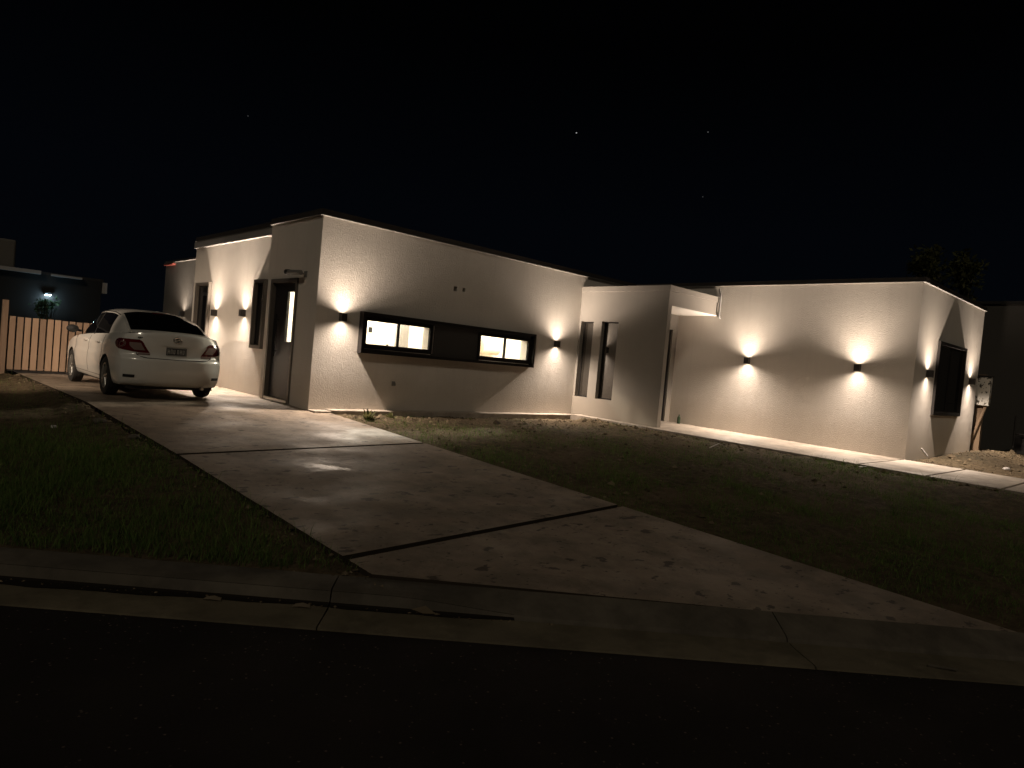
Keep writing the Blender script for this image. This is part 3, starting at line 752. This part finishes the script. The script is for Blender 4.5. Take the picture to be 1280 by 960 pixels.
mb = MB(); mb.tube((.48, -2.14, .21), (.48, -1.6, .21), .028, n=14); mb.build('exhaust', M['steel'], CAR, smooth=True)
# wheels
for ya in (-1.27, 1.33):
    for s in (-1, 1):
        wh = bpy.data.objects.new('wheel', None); COL.objects.link(wh); wh.parent = CAR; wh.location = (s*.775, ya, .315); wh.rotation_euler = (0, 0, 0 if s > 0 else math.pi)
        mb = MB(); mb.lathe([(-.10,.20),(-.10,.285),(-.085,.308),(-.05,.315),(-.03,.315),(-.028,.308),(-.022,.308),(-.02,.315),(.02,.315),(.022,.308),(.028,.308),(.03,.315),(.05,.315),(.085,.308),(.10,.285),(.104,.25),(.095,.208),(.07,.20)], 'x', 48)
        mb.build('tyre', M['tyre'], wh, smooth=True)
        mb = MB(); mb.lathe([(.092,.207),(.085,.195),(-.06,.185),(-.06,.0)], 'x', 40)
        mb.lathe([(.085,.05),(.092,.035),(.092,0)], 'x', 20); mb.lathe([(-.06,.05),(.085,.05)], 'x', 20)
        for kx in range(5):
            for dd in (-.16, .16):
                t = 2*math.pi*kx/5+dd; t2 = 2*math.pi*kx/5+dd*1.15
                a_ = Vector((.082, .045*math.cos(t), .045*math.sin(t))); b_ = Vector((.080, .195*math.cos(t2), .195*math.sin(t2)))
                mb.tube(a_, b_, .017, .014, n=8)
        mb.build('rim', M['rim'], wh, smooth=True)

# ---------------------------------------------------------------- gate and fence
gate = empty('gate', (1.9, 16.0, -.03), 'pale vertical-slat wooden gate with dark rails across the end of the driveway', 'gate')
mb = MB(); x = -.03
while x < 3.30:
    w = .094+random.uniform(-.003, .003); e = random.uniform(-.006, .006)
    mb.box(x, x+w, -.022, 0, .055, 1.07+e); x += .1215
mb.build('slat_panel', M['wood'], gate)
mb = MB(); mb.box(-.05, 3.33, .003, .045, .02, .07); mb.box(-.05, 3.33, .003, .045, .90, .95); mb.box(-.05, 3.33, .003, .045, .45, .50)
for xx in (-.05, 1.6, 3.28): mb.box(xx, xx+.05, .0455, .09, .0, 1.02)
mb.build('rail', M['cap'], gate)
mb = MB(); mb.box(-.155, -.06, -.05, .045, -.1, 1.37); mb.build('post', M['wood'], gate, bevel=.004)
fence = empty('fence', (1.7, 16.02, -.08), 'taller wooden board fence left of the gate post, at the left edge of the photo', 'fence')
mb = MB(); x = -.10
while x > -6: mb.box(x, x+.10, -.02, 0, .05, 1.36+random.uniform(-.01, .01)); x -= .118
mb.build('board_panel', M['wood'], fence)
mb = MB(); mb.box(-6, 0, .003, .05, .25, .31); mb.box(-6, 0, .003, .05, 1.1, 1.16); mb.build('rail', M['cap'], fence)

# floodlight left of the drive: it is what lights the gate, the car's left flank and throws the car's shadow on the house
FL = Vector((-1.7, 11.5, 2.6)); fl = empty('floodlight', (FL.x, FL.y, -.2), 'warm floodlight on a slim post left of the driveway, aimed at the gate', 'floodlight')
mb = MB(); mb.tube((0, 0, 0), (0, 0, 2.72), .035, n=12); mb.build('post', M['cap'], fl, smooth=True)
AIM = (Vector((3.2, 14.4, .6))-FL).normalized(); qt = AIM.to_track_quat('-Z', 'Y')
hd = MB(); hd.box(-.11, .11, -.08, .08, .02, .09); hd = hd.build('housing', M['lampbody'], fl, bevel=.008); hd.location = (0, 0, 2.8); hd.rotation_euler = qt.to_euler()
ln = MB(); ln.box(-.095, .095, -.065, .065, .008, .019); ln = ln.build('lens', M['lens'], fl); ln.location = (0, 0, 2.8); ln.rotation_euler = qt.to_euler()
l = bpy.data.lights.new('flood_beam', 'SPOT'); l.energy = 1500; l.color = (1, .78, .58); l.spot_size = math.radians(50); l.spot_blend = .75; l.shadow_soft_size = .07
o = bpy.data.objects.new('flood_beam', l); COL.objects.link(o); o.parent = fl; o.location = (0, 0, 2.8); o.rotation_euler = qt.to_euler()

# ---------------------------------------------------------------- neighbours
nb = empty('neighbour_house', (1, 26, 0), 'dark flat-roofed neighbour house behind the gate, with pale roof edge and cold lamp', 'house')
mb = MB(); mb.box(-9, 4.45, 0, 8, -.4, 2.46); mb.build('wall', M['nbrdark'], nb)
mb = MB(); mb.box(-9, 2.74, -.16, -.001, 2.44, 2.55); mb.box(3.02, 3.86, -.16, -.001, 2.44, 2.50); mb.build('roof_edge', M['nbrlight'], nb)
mb = MB(); mb.box(-9, 4.5, .0, 8.1, 2.461, 2.54); mb.build('roof', M['cap'], nb)
mb = MB(); mb.box(-6, 2.12, .3, 4, 2.541, 3.42); mb.build('upper_block', mat('grey_block_paint', (.15, .14, .125), .95), nb, bevel=.05)
mb = MB(); mb.box(4.451, 4.62, .02, .5, 2.08, 2.44); mb.build('vent_box', M['nbrlight'], nb)
ll = empty('cold_wall_lamp', (3.97, 25.9, 1.80), 'cold bluish lamp glowing on the dark neighbour wall behind leaves', 'wall lamp')
mb = MB(); mb.box(-.09, .09, -.05, .10, .03, .10); mb.build('housing', M['lampbody'], ll)
mb = MB(); mb.box(-.075, .075, -.045, .09, .015, .0295); mb.build('lens', M['ledlens'], ll)
l = bpy.data.lights.new('cold_beam', 'POINT'); l.energy = 7; l.color = (.50, .80, 1); l.shadow_soft_size = .05
o = bpy.data.objects.new('cold_beam', l); COL.objects.link(o); o.parent = ll; o.location = (0, -.14, -.06)

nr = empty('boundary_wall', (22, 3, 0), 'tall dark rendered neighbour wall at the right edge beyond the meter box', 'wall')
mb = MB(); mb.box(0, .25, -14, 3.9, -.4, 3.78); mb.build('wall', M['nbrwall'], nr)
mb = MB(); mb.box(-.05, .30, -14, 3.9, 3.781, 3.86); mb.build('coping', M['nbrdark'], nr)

# meter box on its post, leaning plank, chair-like iron stand
mt = empty('meter_box', (18.5, 3.84, -.12), 'white electricity meter box with a leaf-spattered door on a timber post beyond the wing corner', 'meter box')
mb = MB(); mb.box(-.05, .07, -.02, .12, 0, 1.85); mb.build('post', M['timber'], mt)
m = mat('spattered_white', (.62, .6, .56), .7); k = NT(m)
k.l(k.mix(k.ramp(k.noise(16, 3), [(.56, g(0)), (.6, g(1))]), (.62, .6, .56), (.05, .045, .035)), k.b.inputs['Base Color'])
mb = MB(); mb.box(-.22, -.051, -.15, .13, 1.14, 1.79); mb.build('box', m, mt, bevel=.01)
mb = MB(); mb.box(-.228, -.221, -.13, .11, 1.16, 1.77); mb.build('door', m, mt, bevel=.004)
mb = MB(); mb.box(-.24, -.03, -.17, .15, 1.791, 1.82); mb.build('hood', M['nbrdark'], mt, bevel=.004)
mb = MB(); mb.tube((18.30, 4.04, -.10), (18.42, 3.70, 1.25), .035, .03, n=8)
tag(mb.build('plank', M['timber']), 'weathered timber pole leaning against the meter box post', 'plank')
mb = MB(); ck = lambda *p: mb.path(p, .022, 8)
ck((20.6, 3.18, 0.05), (20.6, 3.2, .98), (20.6, 2.65, 1.02), (20.6, 2.62, .05)); ck((20.6, 2.92, .98), (20.65, 2.95, .05)); ck((20.6, 3.55, .05), (20.6, 3.56, .85)); ck((20.6, 3.56, .4), (20.6, 2.6, .36))
tag(mb.build('iron_frame', M['cap']), 'dark bent-pipe frame standing in front of the right boundary wall', 'pipe frame')
mb = MB(); mb.box(20.9, 21.6, 1.4, 3.6, -.2, .32); tag(mb.build('planter', M['cap'], bevel=.03), 'low black trough at the foot of the right boundary wall', 'planter')

# ---------------------------------------------------------------- trees and shrubs
def leafcloud(mb, c, rad, n, size, clumps=26):
    c = np.array(c); rad = np.array(rad); cen = []
    for _ in range(clumps):
        d = RNG.normal(0, 1, 3); d /= np.linalg.norm(d); cen.append(c+d*rad*RNG.uniform(.2, 1)**.5)
    for i in range(n):
        p = cen[RNG.integers(clumps)]+RNG.normal(0, .17, 3)*rad.mean()
        d = RNG.normal(0, 1, 3); d /= np.linalg.norm(d); u = np.cross(d, RNG.normal(0, 1, 3)); u /= np.linalg.norm(u)
        L = size*RNG.uniform(.6, 1.3); mb.add([p, p+d*L*.5+u*L*.22, p+d*L, p+d*L*.5-u*L*.22], [(0,1,2,3)])
    return cen
def tree(loc, h, c, rad, n, label, size=.16):
    t = empty('tree', loc, label, 'tree', 'trees beyond the wing'); mb = MB(); L = MB()
    cen = leafcloud(L, c, rad, n, size); L.build('crown', M['leaf'], t)
    mb.tube((0,0,-.2), (0.05,0,h*.6), .10, .07); mb.tube((.05,0,h*.6), (c[0], c[1], c[2]), .07, .03)
    for q in cen: mb.tube((.05+random.uniform(-.02,.02), 0, h*.6+random.uniform(0, (c[2]-h*.6))), tuple(q), .022, .006, n=6)
    mb.build('trunk', M['bark'], t)
tree((21.2, 6.05, -.1), 4.5, (0, .0, 4.75), (.42, .42, .85), 900, 'dim tree with a taller crown rising behind the near corner of the wing roof')
tree((21.2, 5.15, -.1), 4.2, (.05, .0, 4.55), (.40, .36, .75), 800, 'dim tree with a lower crown rising behind the middle of the wing end roof')
sh = empty('shrub', (3.95, 25.45, -.1), 'leafy shrub silhouetted under the cold lamp on the neighbour wall', 'shrub')
mb = MB(); cen = leafcloud(mb, (0, 0, 1.45), (.42, .2, .42), 520, .11, 18); mb.build('leaves', M['shrubleaf'], sh)
mb = MB()
for q in cen: mb.tube((random.uniform(-.08, .08), 0, 0), tuple(q), .016, .005, n=6)
mb.build('stem', M['bark'], sh)

# ---------------------------------------------------------------- grass, soil clods
def mask_noise(x, y, s=1.0): return wob(x*2.1*s+3, y*2.1*s-1)+.6*wob(x*5.3*s-7, y*4.9*s+2)
def blades(name, n, region, dens, hgt, matl):
    X, Y = region(n); keep = RNG.random(len(X)) < dens(X, Y); X, Y = X[keep], Y[keep]; n = len(X)
    Z = zground(X, Y)-.004; h = hgt(X, Y)*RNG.uniform(.5, 1.5, n); a = RNG.uniform(0, 6.283, n); w = RNG.uniform(.0011, .0026, n)
    ln = RNG.uniform(.2, 1.0, n)*h; b = RNG.uniform(0, 6.283, n)
    dx, dy = np.cos(a)*w, np.sin(a)*w; lx, ly = np.cos(b)*ln, np.sin(b)*ln
    V = np.empty((n, 5, 3), np.float32)
    V[:, 0] = np.stack([X-dx, Y-dy, Z], -1); V[:, 1] = np.stack([X+dx, Y+dy, Z], -1)
    V[:, 2] = np.stack([X+dx*.7+lx*.35, Y+dy*.7+ly*.35, Z+h*.6], -1); V[:, 3] = np.stack([X-dx*.7+lx*.35, Y-dy*.7+ly*.35, Z+h*.6], -1)
    V[:, 4] = np.stack([X+lx, Y+ly, Z+h*np.where(ln > .8*h, .85, 1)], -1)
    me = bpy.data.meshes.new(name); me.vertices.add(n*5); me.vertices.foreach_set('co', V.ravel())
    base = (np.arange(n)*5)[:, None]
    loops = np.concatenate([base+np.array([[0, 1, 2, 3]]), base+np.array([[3, 2, 4]])], 1).astype(np.int32).ravel()
    me.loops.add(len(loops)); me.loops.foreach_set('vertex_index', loops)
    me.polygons.add(n*2); st = np.empty((n, 2), np.int32); st[:, 0] = np.arange(n)*7; st[:, 1] = st[:, 0]+4
    me.polygons.foreach_set('loop_start', st.ravel()); me.update(calc_edges=True); me.materials.append(matl)
    o = bpy.data.objects.new(name, me); COL.objects.link(o); return tag(o, kind='stuff')
def rleft(n):
    x = RNG.uniform(-4.5, 2.3, n); y = RNG.uniform(2.6, 15.9, n); o = o_of(x, y); k = (o > 4.08) & (x < xl_drive(y)-.01); return x[k], y[k]
def dleft(x, y):
    o = o_of(x, y); near = np.clip(1.25-(o-4)/9, .15, 1); e = np.clip((xl_drive(y)-x)/.5, .25, 1)
    return np.clip(.85+.6*mask_noise(x, y), .10, 1)*near*e*(1-.93*sstep(7.0, 9.8, y+.6*mask_noise(x, y)))
gl_ = blades('lawn_grass', 420000, rleft, dleft, lambda x, y: np.clip(.062+.036*mask_noise(x, y, .7), .02, .12)*RNG.lognormal(0, .3, len(x)), M['grass'])
gl_['label'] = 'patchy short grass left of the driveway'
def rright(n):
    x = RNG.uniform(5.45, 11.25, n); y = RNG.uniform(-2, 10, n); o = o_of(x, y); k = (o > 4.1) & (x > XRD+.01); return x[k], y[k]
def dright(x, y):
    o = o_of(x, y); return np.clip(.42+.85*mask_noise(x+9, y), .02, 1)*np.clip(1.3-(o-4)/6.5, .10, 1)
gr_ = blades('lawn_grass', 300000, rright, dright, lambda x, y: np.clip(.036+.03*mask_noise(x, y, .8), .012, .09)*RNG.lognormal(0, .35, len(x)), M['grass'])
gr_['label'] = 'thin grass on the bare plot between driveway and path'
def clods(name, n, region, size, matl):
    X, Y = region(n); n = len(X); Z = zground(X, Y); mb_v = []; fs = []
    base = np.array([(1,0,0),(-1,0,0),(0,1,0),(0,-1,0),(0,0,1),(0,0,-1)], float); F = [(0,2,4),(2,1,4),(1,3,4),(3,0,4),(2,0,5),(1,2,5),(3,1,5),(0,3,5)]
    B = MB()
    for x, y, z in zip(X, Y, Z):
        r = size*RNG.lognormal(0, .55); q = base*r*RNG.uniform(.6, 1.3, (6, 3)); q[:, 2] *= .7; a = RNG.uniform(0, 6.28)
        R = np.array([[math.cos(a), -math.sin(a), 0], [math.sin(a), math.cos(a), 0], [0, 0, 1]]); B.add(q@R.T+np.array((x, y, z+r*.15)), F)
    return tag(B.build(name, matl), kind='stuff')
def rc(n):
    x = np.concatenate([RNG.uniform(5.6, 11.3, n), RNG.uniform(5.6, 11.2, n//2), RNG.uniform(13.5, 19, n//3), RNG.uniform(11.0, 11.27, n//5)])
    y = np.concatenate([Y0-.24-np.abs(RNG.normal(0, .55, n)), RNG.uniform(3, 9.9, n//2), RNG.uniform(2.4, 3.84, n//3), RNG.uniform(2, 9.5, n//5)]); return x, y
clods('soil_clods', 2600, rc, .014, M['clod'])
def rd(n):
    y = RNG.uniform(3.2, 15.5, n); return xl_drive(y)-np.abs(RNG.normal(.0, .14, n))-.01, y
clods('driveway_edge_rubble', 700, rd, .009, M['clod'])
# weeds by the corner and along the foundation
def weed(loc, n, r, lab, name='weed', group=None):
    w = MB()
    for i in range(n):
        a = random.uniform(0, 6.28); t = random.uniform(.3, 1.2); L = r*random.uniform(.5, 1.1); d = Vector((math.cos(a)*math.cos(t), math.sin(a)*math.cos(t), math.sin(t))); s = Vector((-math.sin(a), math.cos(a), 0))*L*.13
        p = Vector((random.uniform(-1, 1), random.uniform(-1, 1), 0))*r*.25; w.add([p-s*.4, p+d*L*.6-s, p+d*L, p+d*L*.6+s], [(0,1,2,3)])
    o = w.build(name, M['weed']); o.location = loc; return tag(o, lab, 'weed', group)
def gpt(x, y): return (x, y, float(zground(np.array([x]), np.array([y]))[0]))
weed(gpt(5.85, 9.45), 46, .20, 'leafy weed clump on the soil next to the driveway edge near the house corner')
weed(gpt(6.35, 9.6), 34, .15, 'smaller weed tuft on lit soil under the left end of the window band')
weed(gpt(8.0, 9.5), 26, .10, 'low weed tuft on lit soil under the middle of the window band')
weed(gpt(11.0, 9.3), 22, .10, 'low weed tuft on the soil below the tall entry windows')

# ---------------------------------------------------------------- small litter
def stone(loc, r, lab, name='stone', mt_=None):
    b = bmesh.new(); bmesh.ops.create_icosphere(b, subdivisions=2, radius=1)
    for v in b.verts: v.co *= r*random.uniform(.8, 1.2); v.co.z *= .6
    me = bpy.data.meshes.new(name); b.to_mesh(me); b.free(); me.materials.append(mt_ or M['clod']); me.polygons.foreach_set('use_smooth', [True]*len(me.polygons))
    o = bpy.data.objects.new(name, me); COL.objects.link(o); o.location = (loc[0], loc[1], loc[2]+r*.25); return tag(o, lab, 'stone')
stone(gpt(1.98, 9.1), .07, 'pale broken stone at the left driveway edge, farther from the street', mt_=M['kerb'])
stone(gpt(2.08, 8.0), .055, 'small stone at the left driveway edge, nearer the slab joint', mt_=M['kerb'])
stone(gpt(1.55, 9.2), .035, 'little white stone on the dark soil left of the driveway', mt_=M['nbrlight'])
stone(gpt(14.9, 2.62), .06, 'pale stone on the soil mound beside the path slabs', mt_=M['nbrlight'])
def sheet(loc, pts, lab, name, cat, matl=M['nbrlight']):
    mb = MB()
    P = [[(x, y, z) for x, y, z in row] for row in pts]; mb.grid(P); o = mb.build(name, matl); s = o.modifiers.new('thick', 'SOLIDIFY'); s.thickness = .004
    o.location = loc; o.rotation_euler = (0, 0, math.radians(-40)); return tag(o, lab, cat)
sheet(gpt(10.35, 5.75), [[(-.16, 0, .01), (0, 0, .10), (.16, 0, .01)], [(-.16, .05, .01), (0, .05, .10), (.16, .05, .01)]], 'bent pale strip of packaging lying on the dark plot before the wing', 'paper_scrap', 'scrap')
sheet(gpt(11.15, 3.75), [[(-.06, 0, .01), (.06, 0, .03)], [(-.06, .06, .015), (.06, .07, .02)]], 'small pale scrap against the path edge', 'paper_scrap', 'scrap')
mb = MB(); mb.tube((14.15, 3.70, .0), (14.09, 3.79, .13), .018, .015, n=6); tag(mb.build('stick', M['nbrlight']), 'short pale stick leaning on the wing end wall under its left lamp', 'stick')
zc = float(zk(2.75))
mb = MB(); mb.tube((*TO(2.72, 3.60), zc-.085), (*TO(2.86, 3.55), zc-.08), .007, n=6); tag(mb.build('twig', M['kerb']), 'short twig lying in the gutter on the right', 'twig')
for i, (t, lab) in enumerate(((-1.28, 'pale dry leaf in the gutter, left of the kerb joint'), (-.80, 'pale dry leaf in the gutter right beside the kerb joint'))):
    z = float(zk(t)); mb = MB(); mb.grid([[(*TO(t-.04, 3.76), z-.086), (*TO(t, 3.765), z-.080), (*TO(t+.04, 3.76), z-.088)], [(*TO(t-.05, 3.72), z-.09), (*TO(t, 3.715), z-.084), (*TO(t+.05, 3.72), z-.09)]])
    o = mb.build('dry_leaf', mat('dry_leaf_tan', (.20, .16, .11), .8)); tag(o, lab, 'leaf')
def rg(n):
    t = RNG.uniform(-3.5, .6, n); o = 3.775+RNG.normal(0, .015, n); return NTT[0]*t+NO[0]*o, NTT[1]*t+NO[1]*o
X, Y = rg(150); B = MB()
for x, y in zip(X, Y):
    r = .006*RNG.lognormal(0, .5); a = RNG.uniform(0, 6.28); c_, s_n = math.cos(a)*r, math.sin(a)*r; z = float(zk(t_of(x, y)))-.094
    B.add([(x+c_*1.8, y+s_n*1.8, z+r*.3), (x-s_n, y+c_, z+r*.4), (x-c_*1.4, y-s_n*1.4, z+r*.2), (x+s_n, y-c_, z), (x, y, z+r), (x, y, z-r*.5)], [(0,1,4),(1,2,4),(2,3,4),(3,0,4),(1,0,5),(2,1,5),(3,2,5),(0,3,5)])
tag(B.build('gutter_debris', M['clod']), kind='stuff')
# bottles at the porch corner, red marker under the rear eave
mb = MB(); mb.lathe([(0,0),(0,.035),(.14,.035),(.17,.014),(.21,.014),(.21,0)], 'z', 16, (0,0,0)); o = mb.build('bottle', M['shrubleaf'], smooth=True); o.location = (13.28, 8.45, zpath(8.45)); tag(o, 'small dark bottle standing in the corner of the porch floor', 'bottle')
mb = MB(); mb.box(XF-.08, XF-.001, 19.1, 19.85, 2.765, 2.80); o = mb.build('eave_board', mat('red_board', (.26, .06, .045), .7)); tag(o, 'short red board fixed under the roof edge of the rear block', 'board')
l = bpy.data.lights.new('eave_glow', 'POINT')
bpy.data.lights.remove(l)

# ---------------------------------------------------------------- night sky, faint fill light
w = bpy.data.worlds.new('World'); SC.world = w; w.use_nodes = True; t = w.node_tree; bg = t.nodes['Background']
tc = t.nodes.new('ShaderNodeTexCoord'); sp = t.nodes.new('ShaderNodeSeparateXYZ'); t.links.new(tc.outputs['Generated'], sp.inputs[0])
rp = t.nodes.new('ShaderNodeValToRGB'); t.links.new(sp.outputs['Z'], rp.inputs[0]); e = rp.color_ramp.elements
e[0].position = .0; e[0].color = (.0011, .0016, .0026, 1); e[1].position = .42; e[1].color = (.00025, .00030, .00042, 1)
x_ = e.new(.2); x_.color = (.0008, .0012, .0021, 1)
from_px = [((.6912, .6463, .3234), 3e-6, .34), ((.7969, .5059, .3302), 3e-6, .07), ((.8182, .5175, .2503), 3e-6, .03), ((.3384, .8965, .2859), 3e-6, .03)]
acc = rp.outputs[0]
for d, tol, s in from_px:
    dp = t.nodes.new('ShaderNodeVectorMath'); dp.operation = 'DISTANCE'; t.links.new(tc.outputs['Generated'], dp.inputs[0]); dp.inputs[1].default_value = Vector(d).normalized()
    lt = t.nodes.new('ShaderNodeMath'); lt.operation = 'LESS_THAN'; t.links.new(dp.outputs['Value'], lt.inputs[0]); lt.inputs[1].default_value = .00085
    mu = t.nodes.new('ShaderNodeMath'); mu.operation = 'MULTIPLY'; t.links.new(lt.outputs[0], mu.inputs[0]); mu.inputs[1].default_value = s
    ad = t.nodes.new('ShaderNodeMix'); ad.data_type = 'RGBA'; ad.blend_type = 'ADD'; ad.inputs[0].default_value = 1
    t.links.new(acc, ad.inputs[6]); t.links.new(mu.outputs[0], ad.inputs[7]); acc = ad.outputs[2]
t.links.new(acc, bg.inputs[0]); bg.inputs[1].default_value = 1.0
s_ = bpy.data.lights.new('night_fill', 'SUN'); s_.energy = .36; s_.angle = math.radians(6); s_.color = (1, .86, .66)  # weak sun lamp added to fill in faint night light
so = bpy.data.objects.new('night_fill', s_); COL.objects.link(so); so.rotation_euler = Vector((.60, .50, -.60)).to_track_quat('-Z', 'Y').to_euler()

# ---------------------------------------------------------------- camera
F_, YAW, PIT, ROL, HC = (845.597, 0.75856, -0.03188, 0.09079, 1.0270)
f = Vector((math.cos(PIT)*math.sin(YAW), math.cos(PIT)*math.cos(YAW), math.sin(PIT))); r0 = Vector((math.cos(YAW), -math.sin(YAW), 0)); u0 = r0.cross(f)
r = math.cos(ROL)*r0+math.sin(ROL)*u0; u = -math.sin(ROL)*r0+math.cos(ROL)*u0
cd = bpy.data.cameras.new('camera'); cam = bpy.data.objects.new('camera', cd); COL.objects.link(cam)
mw = Matrix((r, u, -f)).transposed().to_4x4(); mw.translation = (0, 0, HC); cam.matrix_world = mw
cd.sensor_width = 36; cd.sensor_fit = 'HORIZONTAL'; cd.lens = F_/1280*36; cd.clip_start = .05; cd.clip_end = 2000
SC.camera = cam
SC.view_settings.view_transform = 'Standard'; SC.view_settings.look = 'None'; SC.view_settings.gamma = 1; SC.view_settings.exposure = 0
SC.view_settings.use_curve_mapping = False
SC.cycles.use_denoising = True; SC.cycles.max_bounces = 8; SC.cycles.sample_clamp_indirect = 6; SC.cycles.use_light_tree = True
SC.cycles.caustics_reflective = False; SC.cycles.caustics_refractive = False
